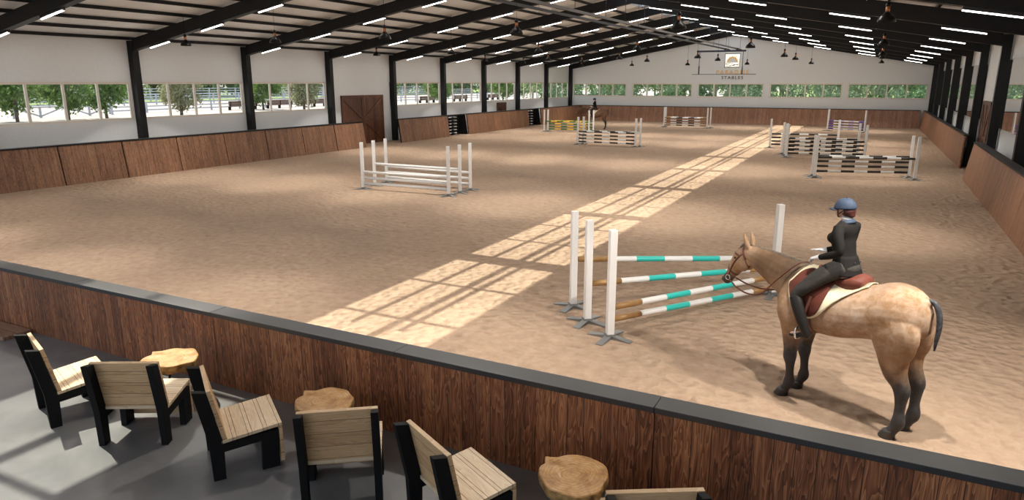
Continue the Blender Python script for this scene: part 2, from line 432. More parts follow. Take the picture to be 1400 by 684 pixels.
# ------------------------------------------------------------------ LED battens under the rafters
LX = [(-27.25, -26.02), (-24.05, -22.82), (-20.87, -19.64), (-17.65, -16.45), (-14.4, -13.2), (-11.35, -10.12), (-8.1, -6.9), (-4.9, -3.68), (-1.68, -0.48), (1.53, 2.73)]
for k in range(-2, 8):
    far = 9 - k
    for i, (a, b) in enumerate(LX):
        xm = (a + b) / 2; sl = SL if xm < RX else -SR
        z = RB(xm)
        side = 'left' if i < 5 else 'right'
        step = i + 1 if i < 5 else 10 - i
        root = empty('led_batten', (xm, FY(k) if k < 8 else FY(8) - 0.16, z - 0.025), 0,
                     'LED batten, %s from the %s wall, under the %s steel frame from the far gable' % (ORD[step], side, ORD[far]), 'light', 'LED batten lights under the rafters')
        L = (b - a) / 2
        MB().prism([(-L, -L * sl), (L, L * sl), (L, L * sl - 0.075), (-L, -L * sl - 0.075)], -0.06, 0.06).build('housing', M['led_body'], root)
        q = [(-L, -L * sl - 0.076), (L, L * sl - 0.076), (L, L * sl - 0.104), (-L, -L * sl - 0.104)]
        d = MB(); P = [(x_, -0.028, z_) for x_, z_ in q] + [(x_, 0.028, z_) for x_, z_ in q]
        d.cur = 0; d.add(P, [(0, 3, 2, 1), (4, 5, 6, 7), (2, 3, 7, 6)]); d.cur = 1; d.add(P, [(0, 1, 5, 4), (0, 4, 7, 3), (1, 2, 6, 5)])
        me = d.mesh('diffuser'); me.materials.append(M['led']); me.materials.append(M['white_paint']); me.polygons.foreach_set('material_index', d.mi)
        o = bpy.data.objects.new('diffuser', me); COL.objects.link(o); o.parent = root

# ------------------------------------------------------------------ pendants
PX = [-24.75, -19.9, -14.9, -9.95, -5.0, 0.0]
PROWS = [7, 5, 4, 2, 0, -2]
PZ = 5.2
pend = None
def spot(parent, loc, power, size=100, blend=0.35):
    l = bpy.data.lights.new('spot_beam', 'SPOT'); l.energy = power; l.color = (1.0, 0.93, 0.84)
    l.spot_size = R(size); l.spot_blend = blend; l.shadow_soft_size = 0.05
    o = bpy.data.objects.new('spot_beam', l); COL.objects.link(o); o.parent = parent; o.location = loc
    return o
for ri, k in enumerate(PROWS):
    for j, x in enumerate(PX):
        y = FY(k) - 0.25
        lab = 'black bell lamp, %s from the left wall, in the %s row from the far gable' % (ORD[j + 1], ORD[ri + 1])
        root = empty('pendant_lamp', (x, y, PZ), 0, lab, 'lamp', 'bell pendant lamps over the arena')
        sh = MB().lathe([(0.015, 0.20), (0.06, 0.195), (0.075, 0.16), (0.115, 0.13), (0.155, 0.085), (0.175, 0.03), (0.180, 0.0), (0.172, 0.0), (0.165, 0.03), (0.145, 0.08), (0.105, 0.12), (0.06, 0.15), (0.015, 0.16)], 20)
        if pend is None:
            pend = {}
            pend['shade'] = sh.build('lamp_shade', M['shade'], root, True)
            pend['socket'] = MB().lathe([(0.03, 0.19), (0.042, 0.20), (0.042, 0.30), (0.030, 0.31)], 12).build('socket', M['copper'], root, True)
            pend['cap'] = MB().lathe([(0.05, 0.305), (0.052, 0.34), (0.03, 0.385), (0.008, 0.40)], 12).build('socket_cap', M['shade'], root, True)
            pend['bulb'] = MB().lathe([(0.005, 0.03), (0.03, 0.035), (0.045, 0.07), (0.035, 0.12), (0.02, 0.16)], 10).build('bulb', M['bulb'], root, True)
        else:
            for nm in ('shade', 'socket', 'cap', 'bulb'):
                c = pend[nm].copy(); COL.objects.link(c); c.parent = root
        root.scale = (1.15, 1.15, 1.15)
        top = (RB(x) + 0.58 - PZ) / 1.15
        MB().tube([(0, 0, 0.395), (0, 0, top)], 0.006, 6).build('cord', M['black_matte'], root)
        spot(root, (0, 0, 0.02), 520, 66, 0.8)
        spot(root, (0, 0, 0.0), 330, 106, 0.18)

root = empty('keylight', (2.05, 7.66, 5.0), 0, 'black floodlight added under the nearest right rafter to throw the horse shadow', 'keylight')  # unseen lamp, added to throw the near horse's shadow left and away
MB().box(-0.16, 0.16, -0.10, 0.10, 0, 0.10).build('housing', M['led_body'], root, bevel=0.01)
MB().box(-0.02, 0.02, -0.02, 0.02, 0.10, RB(2.05) - 5.0 + 0.02).build('bracket', M['led_body'], root)
o = spot(root, (0, 0, -0.02), 1500, 95, 0.5); o.rotation_euler = Vector((-2.3, 1.5, -4.6)).to_track_quat('-Z', 'Y').to_euler()
o.data.shadow_soft_size = 0.12
# ------------------------------------------------------------------ kickboards
def kick_section(label, p0b, p1b, p0t, p1t, zt, gaps, mat, out, capw=0.28, capth=0.05, joint=0.05, openings=(), plank_shift=0.0):
    """leaning plank wall from p0 to p1 (base line and top line in plan); out = +1/-1 side where the back is"""
    p0b, p1b, p0t, p1t = [Vector((*p, 0)) for p in (p0b, p1b, p0t, p1t)]
    d = (p1b - p0b); L = d.length; ang = math.atan2(d.y, d.x)
    root = empty('kickboard', (p0b.x, p0b.y, 0), ang, label, 'kickboard wall', 'kickboard sections around the arena')
    Rm = Matrix.Rotation(-ang, 3, 'Z')
    q0 = Rm @ (p0t - p0b); q1 = Rm @ (p1t - p0b)
    def base(t): return Vector((L * t, 0, 0))
    def top(t): return q0.lerp(q1, t) + Vector((0, 0, zt))
    back = Vector((0, out * 0.06, 0))
    cuts = sorted(gaps); edges = [0.0] + cuts + [L]
    for a, b in zip(edges[:-1], edges[1:]):
        if any(abs(a - o0) < 0.02 and abs(b - o1) < 0.02 for o0, o1 in openings): continue
        j0 = joint / 2 if a > 0 else 0; j1 = joint / 2 if b < L else 0
        t0, t1 = (a + j0) / L, (b - j1) / L
        m = MB().hexa([base(t0), base(t1), base(t1) + back, base(t0) + back], [top(t0), top(t1), top(t1) + back, top(t0) + back])
        m.build('kickboard_panel', mat, root)
    ob = Vector((0, out * 0.075, 0)); o2 = Vector((0, out * 0.10, 0))
    for a, b in zip(edges[:-1], edges[1:]):
        if any(abs(a - o0) < 0.02 and abs(b - o1) < 0.02 for o0, o1 in openings): continue
        t0, t1 = a / L, b / L
        MB().hexa([base(t0) + ob, base(t1) + ob, base(t1) + o2, base(t0) + o2], [top(t0) + ob, top(t1) + ob, top(t1) + o2, top(t0) + o2]).build('backing', M['black_matte'], root)
    a, b = top(0), top(1); u = Vector((0, 0, 1))
    f0 = Vector((0, -out * 0.025, 0)); f1 = Vector((0, out * capw, 0))
    MB().hexa([a + f0, b + f0, b + f1, a + f1], [a + f0 + u * capth, b + f0 + u * capth, b + f1 + u * capth, a + f1 + u * capth]).build('cap_rail', M['black_steel'], root)
    return root
XKB, XKT = -26.8, -27.02
ZK = 1.45
gy = [15.32 - 2.525 * i for i in range(0, 5)] + [15.32 + 2.525 * i for i in range(1, 7)]
kick_section('brown plank kickboard along the left wall, near section with black joints', (XKB, 5.3), (XKB, 33.0), (XKT, 5.3), (XKT, 33.0), ZK, [y - 5.3 for y in gy], M['kick'], 1)
oy = [(42.3, 45.0), (55.3, 57.9)]
kick_section('brown plank kickboard along the left wall, far section with two black rack openings', (XKB, 36.55), (XKB, 67.75), (XKT, 36.55), (XKT, 67.95), ZK,
             [41.0 - 36.55] + [y - 36.55 for o in oy for y in o] + [50.2 - 36.55], M['kick'], 1, joint=0.012, openings=[(a - 36.55, b - 36.55) for a, b in oy])
kick_section('brown plank kickboard below the far gable wall', (XKB, 67.7), (3.42, 67.7), (XKT, 67.95), (3.35, 67.95), ZK, [6, 12, 18, 24], M['kick_right'], 1, joint=0.008)
kick_section('brown plank kickboard along the right wall, far section past the gap', (3.40, 67.7), (3.62, 37.05), (3.56, 67.9), (3.66, 37.05), ZK, [5, 10, 15, 20, 25], M['kick_right'], 1, joint=0.01, capw=0.19)
kick_section('brown plank kickboard along the right wall, near section beside the viewer', (3.39, 32.8), (3.22, 5.3), (3.60, 32.8), (3.45, 5.3), ZK, [4, 8, 12, 16, 20, 24], M['kick_right'], 1, joint=0.012, capw=0.27)

# spectator barrier (planked on the terrace side)
root = empty('spectator_barrier', (-28, 5.0, FZ), 0, 'dark plank barrier with a wide black cap in front of the chairs', 'barrier')
ZB = 1.30
jx = [-28.0] + [-26.6 + 2.53 * i for i in range(0, 13)]
jx = [x for x in jx if x < XR - 0.5] + [XR - 0.05]
off = -0.03
for i, (a, b) in enumerate(zip(jx[:-1], jx[1:])):
    MB().box(a + 28 + 0.004, b + 28 - 0.004, 0, 0.05, 0.0, ZB - FZ - 0.05).build('plank_panel', M['barrier'], root)
    MB().box(a + 28 + 0.002, b + 28 - 0.002, -0.035, 0.20, ZB - FZ - 0.05, ZB - FZ).build('cap', M['black_cap'], root, bevel=0.004)
m = MB(); L = XR - 0.05 + 28
m.prism([(0.055, 0.0), (0.165, 0.0), (0.165, ZB - FZ - 0.051), (0.055, ZB - FZ - 0.051)], 0, L, 'x'); m.build('core', M['black_matte'], root)
m = MB().hexa([(0, 0.17, -FZ), (L, 0.17, -FZ), (L, 0.30, -FZ), (0, 0.30, -FZ)], [(0, 0.17, ZB - FZ - 0.06), (L, 0.17, ZB - FZ - 0.06), (L, 0.19, ZB - FZ - 0.06), (0, 0.19, ZB - FZ - 0.06)]); m.build('arena_panel', M['kick'], root)
o = MB().box(-13.5, -10.05, 4.62, 4.98, FZ, FZ + 0.05).build('floor_plank', M['step_wood'], bevel=0.004)
tag(o, 'brown wooden plank lying at the foot of the dark barrier, far left', 'plank')

# racks in the two openings
for ri, (a, b) in enumerate(oy):
    which = 'nearer' if ri == 0 else 'farther'
    root = empty('wall_rack', (XKT - 0.1, (a + b) / 2, 0), 0, 'black storage rack in the %s opening of the left kickboard' % which, 'rack', 'black racks in the left kickboard')
    W = (b - a) / 2 - 0.01
    MB().box(-0.75, -0.70, -W, W, 0, ZK - 0.02).build('back_panel', M['black_matte'], root)
    for s in (-1, 1):
        MB().prism([(-0.70, 0), (0.20, 0), (-0.02, ZK - 0.02), (-0.70, ZK - 0.02)], s * W - (0.03 if s > 0 else 0), s * W + (0.03 if s < 0 else 0)).build('side_panel', M['black_matte'], root)
    ys = [-0.95, -0.35, 0.35]
    for yy in (-1.2, -0.65, 0.0, 0.75):
        MB().box(-0.30, -0.25, yy - 0.02, yy + 0.02, 0, ZK - 0.03).build('rack_post', M['black_steel'], root)
    for r in range(6):
        z = 0.10 + 0.225 * r
        MB().box(-0.62, -0.22, -1.22, 0.80, z, z + 0.02).build('shelf', M['black_steel'], root)
        for c, yy in enumerate(ys):
            w = 0.10 if c < 2 else 0.16
            o = MB().box(-0.16, 0.16, -w, w, 0, 0.075).build('white_block', M['white_paint'], bevel=0.006)
            o.location = (XKT - 0.1 - 0.40, (a + b) / 2 + yy, z + 0.02)
            tag(o, 'white block on the %s rack, %s shelf up, %s from the left' % (which, ORD[r + 1], ORD[c + 1]), 'block', 'white blocks on the black racks')

# ------------------------------------------------------------------ doors
def barn_door(name, label, origin, rz, w, h, double):
    root = empty(name, origin, rz, label, 'door', kind='structure')
    leaves_ = [(-w / 2, 0), (0, w / 2)] if double else [(-w / 2, w / 2)]
    for li, (a, b) in enumerate(leaves_):
        MB().box(a + 0.005, b - 0.005, -0.06, 0, 0.0, h).build('door_leaf', M['door'], root)
        m = MB(); t = 0.16
        for zz in (0.0, h * 0.47, h - t): m.box(a + 0.01, b - 0.01, -0.09, -0.06, zz, zz + t)
        m.box(a + 0.01, a + 0.13, -0.088, -0.06, 0, h); m.box(b - 0.13, b - 0.01, -0.088, -0.06, 0, h)
        m.build('door_batten', M['door_trim'], root)
        d = MB()
        s = 1 if li == 0 else -1
        xa, xb = (a + 0.1, b - 0.1) if s > 0 else (b - 0.1, a + 0.1)
        d.bar((xa, -0.075, h - t), (xb, -0.075, h * 0.47 + t), 0.03, 0.14)
        d.bar((xb, -0.075, h * 0.47), (xa, -0.075, t), 0.03, 0.14)
        d.build('diagonal_brace', M['door_trim'], root)
    return root
barn_door('door_1', 'large brown double barn door in the left wall', (XL + 0.005, 35.0, 0.0), R(90), 4.05, 3.0, True)
barn_door('door_2', 'small brown door in the left wall above the far kickboard', (XL + 0.005, 53.4, 0.0), R(90), 1.65, 2.1, False)
barn_door('door_3', 'brown barn door in the right wall between black columns', (XR + 0.045, 35.8, 0.0), R(-90), 2.45, 3.0, True)
# mirrors on the right wall
for k in range(-2, 8):
    if k == 2: continue
    y0, y1 = FY(k) + 0.16, FY(k + 1) - 0.16
    root = empty('arena_mirror', (XR + 0.05, (y0 + y1) / 2, 2.15), 0, 'large wall mirror on the right wall in the %s bay from the far gable' % ORD[8 - k], 'mirror', 'mirrors along the right wall')
    MB().box(-0.16, -0.153, -(y1 - y0) / 2, (y1 - y0) / 2, 0, 2.42).build('mirror_glass', M['mirror'], root)
    MB().box(-0.152, -0.001, -(y1 - y0) / 2, (y1 - y0) / 2, 0.02, 2.40).build('mirror_back', M['black_matte'], root)

# ------------------------------------------------------------------ arena watering rails and boom
for i, (x, nm) in enumerate(((-11.6, 'left'), (-10.65, 'right'))):
    root = empty('boom_rail', (x, 0, 6.45), 0, 'long dark steel rail hung below the ridge, %s one of the pair' % nm, 'rail', 'watering boom rails')
    MB().box(-0.03, 0.03, 9, 63.0, -0.05, 0.05).build('rail', M['rail_brown'] if i else M['black_steel'], root)
    for k in range(-1, 8):
        MB().tube([(0, FY(k), 0.05), (0, FY(k), RB(x) - 6.45)], 0.012, 6).build('hanger_rod', M['black_steel'], root)
root = empty('watering_boom', (-11.12, 61.0, 6.3), 0, 'dark watering boom frame hanging from two rails before the sign', 'boom')
MB().box(-2.78, 1.2, -0.06, 0.06, -0.08, 0.06).build('crossbar', M['boom_blue'], root)
for x in (-0.48, 0.47):
    m = MB().box(x - 0.10, x + 0.10, -0.2, 0.2, 0.10, 0.20); m.box(x - 0.04, x + 0.04, -0.04, 0.04, 0.06, 0.10); m.build('trolley', M['black_steel'], root)
for x0, x1 in ((-2.55, -2.05), (0.98, 0.92)):
    x1 = x0
    MB().tube([(x0, 0, -0.08), (x1, 0, -1.25)], 0.025, 8).build('drop_pipe', M['boom_blue'], root, True)
    MB().tube([(x1, 0, -1.2), (x1, 0, -1.9)], 0.05, 8).build('drop_hose', M['boom_blue'], root, True)
MB().tube([(-3.1, 0, -1.88), (2.1, 0, -1.88)], 0.02, 8).build('spray_pipe', M['black_steel'], root)

# ------------------------------------------------------------------ sign
def text_mesh(body, size, spacing, depth):
    c = bpy.data.curves.new('t', 'FONT'); c.body = body; c.size = size; c.align_x = 'CENTER'; c.extrude = depth; c.space_character = spacing
    o = bpy.data.objects.new('t', c); COL.objects.link(o)
    dg = bpy.context.evaluated_depsgraph_get(); dg.update()
    me = bpy.data.meshes.new_from_object(o.evaluated_get(dg)); bpy.data.objects.remove(o); bpy.data.curves.remove(c)
    return me
def text_obj(name, body, size, spacing, width, loc, mat, label):
    me = text_mesh(body, size, spacing, 0.02)
    xs = [v.co.x for v in me.vertices]; s = width / (max(xs) - min(xs))
    cx = (max(xs) + min(xs)) / 2
    for v in me.vertices:
        x, y, z = v.co; v.co = ((x - cx) * s, -z - 0.0, y)
    me.flip_normals() if False else None
    me.materials.clear(); me.materials.append(mat)
    o = bpy.data.objects.new(name, me); COL.objects.link(o); o.location = loc
    return tag(o, label, 'sign lettering')
SY = YF - 0.025
text_obj('sign_lettering', 'PARADISE', 0.50, 1.35, 2.95, (-12.22, SY, 4.53), M['gold'], 'gold raised letters reading PARADISE on the far gable wall')
text_obj('sign_lettering', 'STABLES', 0.40, 1.35, 1.95, (-12.22, SY, 4.06), M['sign_black'], 'black raised letters reading STABLES under the gold letters')
root = empty('sun_sign', (-12.30, YF, 5.12), 0, 'backlit square sign with a rising gold sun on the far gable wall', 'sign')
MB().box(-0.67, 0.67, -0.05, -0.02, 0, 1.24).build('light_panel', M['sign_glow'], root)
m = MB(); t = 0.045
m.box(-0.69, 0.69, -0.09, -0.05, -0.02, t); m.box(-0.69, 0.69, -0.09, -0.05, 1.24 - t, 1.26); m.box(-0.69, -0.69 + t, -0.09, -0.05, t, 1.24 - t); m.box(0.69 - t, 0.69, -0.09, -0.05, t, 1.24 - t)
m.box(-0.65, 0.65, -0.085, -0.05, 0.43, 0.46)
m.build('sign_frame', M['sign_black'], root)
m = MB()
NS = 24
rin, rout = 0.36, 0.45
arc = [(math.cos(math.pi * i / NS), math.sin(math.pi * i / NS)) for i in range(NS + 1)]
for i in range(NS):
    (c0, s0), (c1, s1) = arc[i], arc[i + 1]
    m.prism([(rin * c0, 0.47 + rin * s0), (rout * c0, 0.47 + rout * s0), (rout * c1, 0.47 + rout * s1), (rin * c1, 0.47 + rin * s1)], -0.08, -0.052)
for i in range(11):
    a = math.pi * (i + 0.5) / 11; r1 = 0.62 if i % 2 == 0 else 0.70
    if abs(math.cos(a) * r1) > 0.62: r1 = 0.60 / abs(math.cos(a))
    c, s = math.cos(a), math.sin(a); w = 0.045
    m.prism([(rout * c - w * s, 0.47 + rout * s + w * c), (rout * c + w * s, 0.47 + rout * s - w * c), (r1 * c, 0.47 + r1 * s)], -0.08, -0.052)
m.build('sun_motif', M['gold'], root)
MB().prism([(rin * c * 0.98, 0.47 + rin * s * 0.98) for c, s in arc], -0.075, -0.052).build('sun_disc', M['white_paint'], root)
m = MB()
for ph, zc in ((0, 0.30), (math.pi, 0.16), (math.pi * 0.5, 0.22)):
    m.tube([(-0.63 + 1.26 * i / 20, -0.065, zc + 0.07 * math.sin(ph + 6.28 * i / 20)) for i in range(21)], 0.018, 6)
m.build('wave_lines', M['sign_black'], root)

# ------------------------------------------------------------------ jumps
post_p = None
def standard(x, y, rz, label, group):
    global post_p
    if post_p is None:
        root = empty('jump_standard', (x, y, 0), rz, label, 'jump standard', group)
        MB().box(-0.055, 0.055, -0.055, 0.055, 0.05, 1.69).build('post', M['white_paint'], root, bevel=0.006)
        b = MB(); b.box(-0.07, 0.07, -0.07, 0.07, 0.0, 0.075)
        for i in range(4):
            a = R(45 + 90 * i); c, s = math.cos(a), math.sin(a)
            b.hexa([(0.05 * c - 0.05 * s, 0.05 * s + 0.05 * c, 0), (0.05 * c + 0.05 * s, 0.05 * s - 0.05 * c, 0), (0.36 * c + 0.06 * s, 0.36 * s - 0.06 * c, 0), (0.36 * c - 0.06 * s, 0.36 * s + 0.06 * c, 0)],
                   [(0.05 * c - 0.05 * s, 0.05 * s + 0.05 * c, 0.055), (0.05 * c + 0.05 * s, 0.05 * s - 0.05 * c, 0.055), (0.36 * c + 0.06 * s, 0.36 * s - 0.06 * c, 0.012), (0.36 * c - 0.06 * s, 0.36 * s + 0.06 * c, 0.012)])
        b.build('base', M['grey_metal'], root)
        post_p = root; return root
    return dup(post_p, (x, y, 0), rz, label, group)
def pole(a, b, pattern, label, group, r=0.048, cut=0.075):
    a = Vector(a); b = Vector(b); d = (b - a); L = d.length - 2 * cut; d.normalize(); a = a + d * cut
    mats = []
    m = MB(); n = len(pattern); up = Vector((0, 0, 1)); u = d.cross(up).normalized(); v = u.cross(d)
    mid = a + d * (L / 2)
    for i, c in enumerate(pattern):
        if M[c] not in mats: mats.append(M[c])
        m.cur = mats.index(M[c])
        p0 = d * (L * (i / n - 0.5)); p1 = d * (L * ((i + 1) / n - 0.5))
        rr = [[p + u * (r * math.cos(6.2832 * k / 14)) + v * (r * math.sin(6.2832 * k / 14)) for k in range(14)] for p in (p0, p1)]
        m.rings(rr, cap=(i in (0, n - 1)))
    o = m.build('jump_pole', mats, None, True); o.location = mid
    return tag(o, label, 'jump pole', group)
BW = ['black_pole', 'white_paint'] * 3 + ['black_pole']
WB = ['white_paint', 'black_pole'] * 3 + ['white_paint']
GY = ['green', 'yellow'] * 3 + ['green']
TQ = ['pole_wood', 'white_paint', 'teal', 'white_paint', 'teal', 'white_paint', 'pole_wood']
BR = ['pole_wood', 'white_paint', 'black_pole', 'white_paint', 'black_pole', 'white_paint', 'pole_wood']
PU = ['purple', 'white_paint', 'lilac', 'white_paint', 'lilac', 'white_paint', 'purple']
WH = ['white_paint']
HZ = {4: ['lowest', 'second from the bottom', 'second from the top', 'top'], 3: ['lowest', 'middle', 'top'], 1: ['only']}
def jump(name, posts, poles):
    """posts: list of (label words, x, y); poles: list of (rank words, post a, post b, z a, z b, pattern, words)"""
    (x0, y0), (x1, y1) = posts[0][1:], posts[-1][1:]
    rz = math.atan2(y1 - y0, x1 - x0)
    for w, x, y in posts: standard(x, y, rz, 'white post, %s of the %s' % (w, name), 'jump standards')
    for rank, a, b, za, zb, pat, words in poles:
        pa, pb = posts[a], posts[b]
        pole((pa[1], pa[2], za), (pb[1], pb[2], zb), pat, ('%s, %s of the %s' % (words, rank, name)).replace('second from the bottom', 'second lowest').replace('second from the top', 'second highest'), 'jump poles of the ' + name)
tq = 'turquoise pole'
jump('fan jump by the near horse', [('farthest left post', -4.3, 10.64), ('middle left post', -3.8, 10.03), ('nearest left post', -3.23, 9.51), ('single right post', -1.31, 12.95)],
     [('top farthest pole', 0, 3, 0.86, 0.70, TQ, tq), ('second pole down', 1, 3, 0.65, 0.53, TQ, tq), ('third pole down', 2, 3, 0.49, 0.36, TQ, tq), ('lowest nearest pole', 2, 3, 0.30, 0.15, TQ, tq)])
wp = 'plain white pole'
jump('all-white triple jump', [('near left post', -16.31, 19.78), ('middle left post', -16.45, 20.64), ('far left post', -16.59, 21.55), ('near right post', -12.69, 19.87), ('middle right post', -12.68, 20.6), ('far right post', -12.70, 21.35)],
     [(HZ[3][i] + ' near pole', 0, 3, z, z, WH, wp) for i, z in enumerate((0.22, 0.42, 0.63))] + [('middle high pole', 1, 4, 0.83, 0.83, WH, wp)] +
     [(HZ[3][i] + ' far pole', 2, 5, z, z, WH, wp) for i, z in enumerate((0.22, 0.42, 0.63))])
bw = 'striped pole'
jump('low jump before the far horse', [('near left post', -16.34, 40.65), ('far left post', -16.17, 41.13), ('near right post', -12.58, 40.51), ('far right post', -12.44, 40.98)],
     [(HZ[4][i] + ' near pole', 0, 2, z, z, BW, bw) for i, z in enumerate((0.19, 0.39, 0.60, 0.81))] + [('single far pole', 1, 3, 0.82, 0.82, WB, bw)])
gy_ = 'green-and-yellow pole'
jump('jump left of the far horse', [('near left post', -23.01, 50.13), ('far left post', -22.93, 50.66), ('near right post', -19.37, 50.40), ('far right post', -19.24, 51.0)],
     [(HZ[4][i] + ' far pole', 1, 3, z, z, GY, gy_) for i, z in enumerate((0.19, 0.39, 0.60, 0.82))] + [('single near pole', 0, 2, 0.81, 0.81, GY, gy_)])
br = 'wooden-ended pole'
jump('far jump left of the purple one', [('near left post', -16.19, 60.1), ('far left post', -16.25, 60.8), ('near right post', -12.50, 60.1), ('far right post', -12.36, 60.7)],
     [(HZ[4][i] + ' near pole', 0, 2, z, z, BR, br) for i, z in enumerate((0.19, 0.39, 0.60, 0.82))] + [('single far pole', 1, 3, 0.82, 0.82, BR, br)])
pu = 'purple striped pole'
jump('purple jump near the far gable', [('left post', -3.27, 61.5), ('right post', -0.60, 60.2)],
     [(HZ[4][i] + ' pole', 0, 1, z, z, PU, pu) for i, z in enumerate((0.19, 0.39, 0.60, 0.80))])
jump('single jump behind the double jump', [('left post', -5.37, 43.8), ('right post', -1.75, 44.4)],
     [(HZ[4][i] + ' pole', 0, 1, z, z, BW, bw) for i, z in enumerate((0.21, 0.40, 0.61, 0.82))])
jump('wide double jump', [('far left post', -4.25, 40.2), ('middle left post', -4.02, 39.4), ('near left post', -3.87, 38.5), ('far right post', -0.62, 41.1), ('near right post', -0.26, 39.65)],
     [(HZ[4][i] + ' near pole', 2, 4, z, z, BW, bw) for i, z in enumerate((0.22, 0.43, 0.64, 0.84))] + [(HZ[4][i] + ' far pole', 0, 3, z, z, BW, bw) for i, z in enumerate((0.22, 0.43, 0.64, 0.84))])
jump('striped jump nearest the right kickboard', [('far left post', -2.06, 31.21), ('near left post', -1.93, 30.68), ('far right post', 1.49, 32.43), ('near right post', 1.67, 31.68)],
     [(HZ[4][i] + ' far pole', 0, 2, z, z, BW, bw) for i, z in enumerate((0.21, 0.42, 0.62, 0.83))] + [('single near pole', 1, 3, 0.84, 0.84, BW, bw)])

# ------------------------------------------------------------------ terrace furniture
chair_p = None
def chair(x, y, fx, fy, label):
    global chair_p
    rz = math.atan2(fy, fx) - math.pi / 2
    if chair_p is not None: return dup(chair_p, (x, y, FZ), rz, label)
    root = empty('lounge_chair', (x, y, FZ), rz, label, 'chair', 'slatted wooden lounge chairs on the terrace')
    for s in (-1, 1):
        x0, x1 = (0.265, 0.325) if s > 0 else (-0.325, -0.265)
        MB().prism([(-0.055, 0), (0.045, 0), (0.055, 0.32), (-0.045, 0.83), (-0.155, 0.855), (-0.065, 0.36)], x0, x1, 'x').build('back_leg', M['black_matte'], root, bevel=0.003)
        MB().prism([(0.35, 0), (0.50, 0), (0.515, 0.355), (0.365, 0.355)], x0, x1, 'x').build('front_leg', M['black_matte'], root, bevel=0.003)
        MB().prism([(-0.04, 0.25), (0.38, 0.285), (0.38, 0.355), (-0.04, 0.325)], x0 + 0.001, x1 - 0.001, 'x').build('side_rail', M['black_matte'], root)
    m = MB()
    for i in range(4):
        a, b = 0.035 + 0.128 * i, 0.035 + 0.128 * (i + 1) - 0.003
        z = lambda yy: 0.333 + 0.055 * (yy / 0.5)
        m.prism([(a, z(a)), (b, z(b)), (b, z(b) + 0.03), (a, z(a) + 0.03)], -0.325, 0.325, 'x')
    m.build('seat', M['chair_wood'], root, bevel=0.002)
    m = MB(); n = 4
    for i in range(n):
        z0, z1 = 0.34 + 0.125 * i, 0.34 + 0.125 * (i + 1) - 0.003
        yy = lambda zz: 0.062 - 0.2 * (zz - 0.31)
        m.prism([(yy(z0), z0), (yy(z0) + 0.035, z0 + 0.006), (yy(z1) + 0.035, z1 + 0.006), (yy(z1), z1)], -0.318, 0.318, 'x')
    m.build('backrest', M['chair_back_wood'], root, bevel=0.002)
    m = MB()
    m.box(-0.325, 0.325, 0.545 - 0.03, 0.545, 0.05, 0.385)
    m.build('front_panel', M['chair_back_wood'], root, bevel=0.002)
    chair_p = root; return root
def place(mx, my, fx, fy, label):
    l = math.hypot(fx, fy); fx /= l; fy /= l
    return chair(mx + fx * 0.10, my + fy * 0.10, fx, fy, label)
place(-7.31, 3.55, 0.33, 0.945, 'slatted wood and black lounge chair at the far left, left of the first stump table')
place(-5.935, 3.615, -0.48, 0.88, 'slatted lounge chair seen from behind, just in front of the first stump table')
place(-5.05, 3.725, 0.566, 0.824, 'slatted lounge chair turned right, between the first and second stump tables')
place(-3.51, 3.79, -0.595, 0.804, 'slatted lounge chair seen from behind, just in front of the second stump table')
place(-2.705, 3.755, 0.465, 0.885, 'slatted lounge chair turned right, left of the third stump table')
place(-0.95, 3.85, -0.50, 0.86, 'slatted lounge chair cut by the bottom edge, right of the third stump table')
def stump(x, y, rz, seed, label):
    rnd = random.Random(seed)
    root = empty('stump_table', (x, y, FZ), rz, label, 'table', 'live-edge stump tables')
    N = 44; ph = [rnd.uniform(0, 6.28) for _ in range(5)]
    def rad(a):
        r = 0.275 + 0.014 * math.sin(2 * a + ph[0]) + 0.012 * math.sin(3 * a + ph[1]) + 0.007 * math.sin(5 * a + ph[2]) + 0.004 * math.sin(9 * a + ph[3])
        d = math.atan2(math.sin(a - 2.7), math.cos(a - 2.7)); r += 0.055 * math.exp(-(d / 0.13) ** 2) - 0.03 * math.exp(-((d - 0.3) / 0.14) ** 2)
        return r
    ang = [6.28318 * i / N for i in range(N)]
    ring = lambda f, z: [(math.cos(a) * rad(a) * f, math.sin(a) * rad(a) * f, z + 0.004 * math.sin(7 * a)) for a in ang]
    m = MB(); m.rings([ring(0.93, 0.405), ring(0.985, 0.42), ring(1.02, 0.455), ring(1.0, 0.494)], cap=False); m.add(ring(0.93, 0.405), [tuple(range(N))[::-1]])
    m.build('bark_edge', M['bark'], root, True)
    m = MB().rings([ring(1.0, 0.494), ring(0.975, 0.5), ring(0.5, 0.5)], cap=False); r0 = ring(0.5, 0.5); m.add(r0, [tuple(range(N))])
    m.build('table_top', M['stump_top'], root)
    for i in range(3):
        a = 0.5 + 2.094 * i; c, s = math.cos(a), math.sin(a)
        t_ = (-s * 0.07, c * 0.07)
        MB().tube([(0.13 * c + t_[0], 0.13 * s + t_[1], 0.41), (0.22 * c + t_[0] * 0.15, 0.22 * s + t_[1] * 0.15, 0.012), (0.225 * c, 0.225 * s, 0.008), (0.22 * c - t_[0] * 0.15, 0.22 * s - t_[1] * 0.15, 0.012), (0.13 * c - t_[0], 0.13 * s - t_[1], 0.41)], 0.008, 8).build('hairpin_leg', M['black_steel'], root, True)
    return root
stump(-6.45, 4.50, 0.4, 3, 'live-edge log slice table, first from the left along the barrier')
stump(-4.26, 4.46, 0.2, 11, 'live-edge log slice table, second from the left along the barrier')
stump(-1.73, 4.37, 0.0, 5, 'live-edge log slice table, rightmost along the barrier with a black hairpin leg')

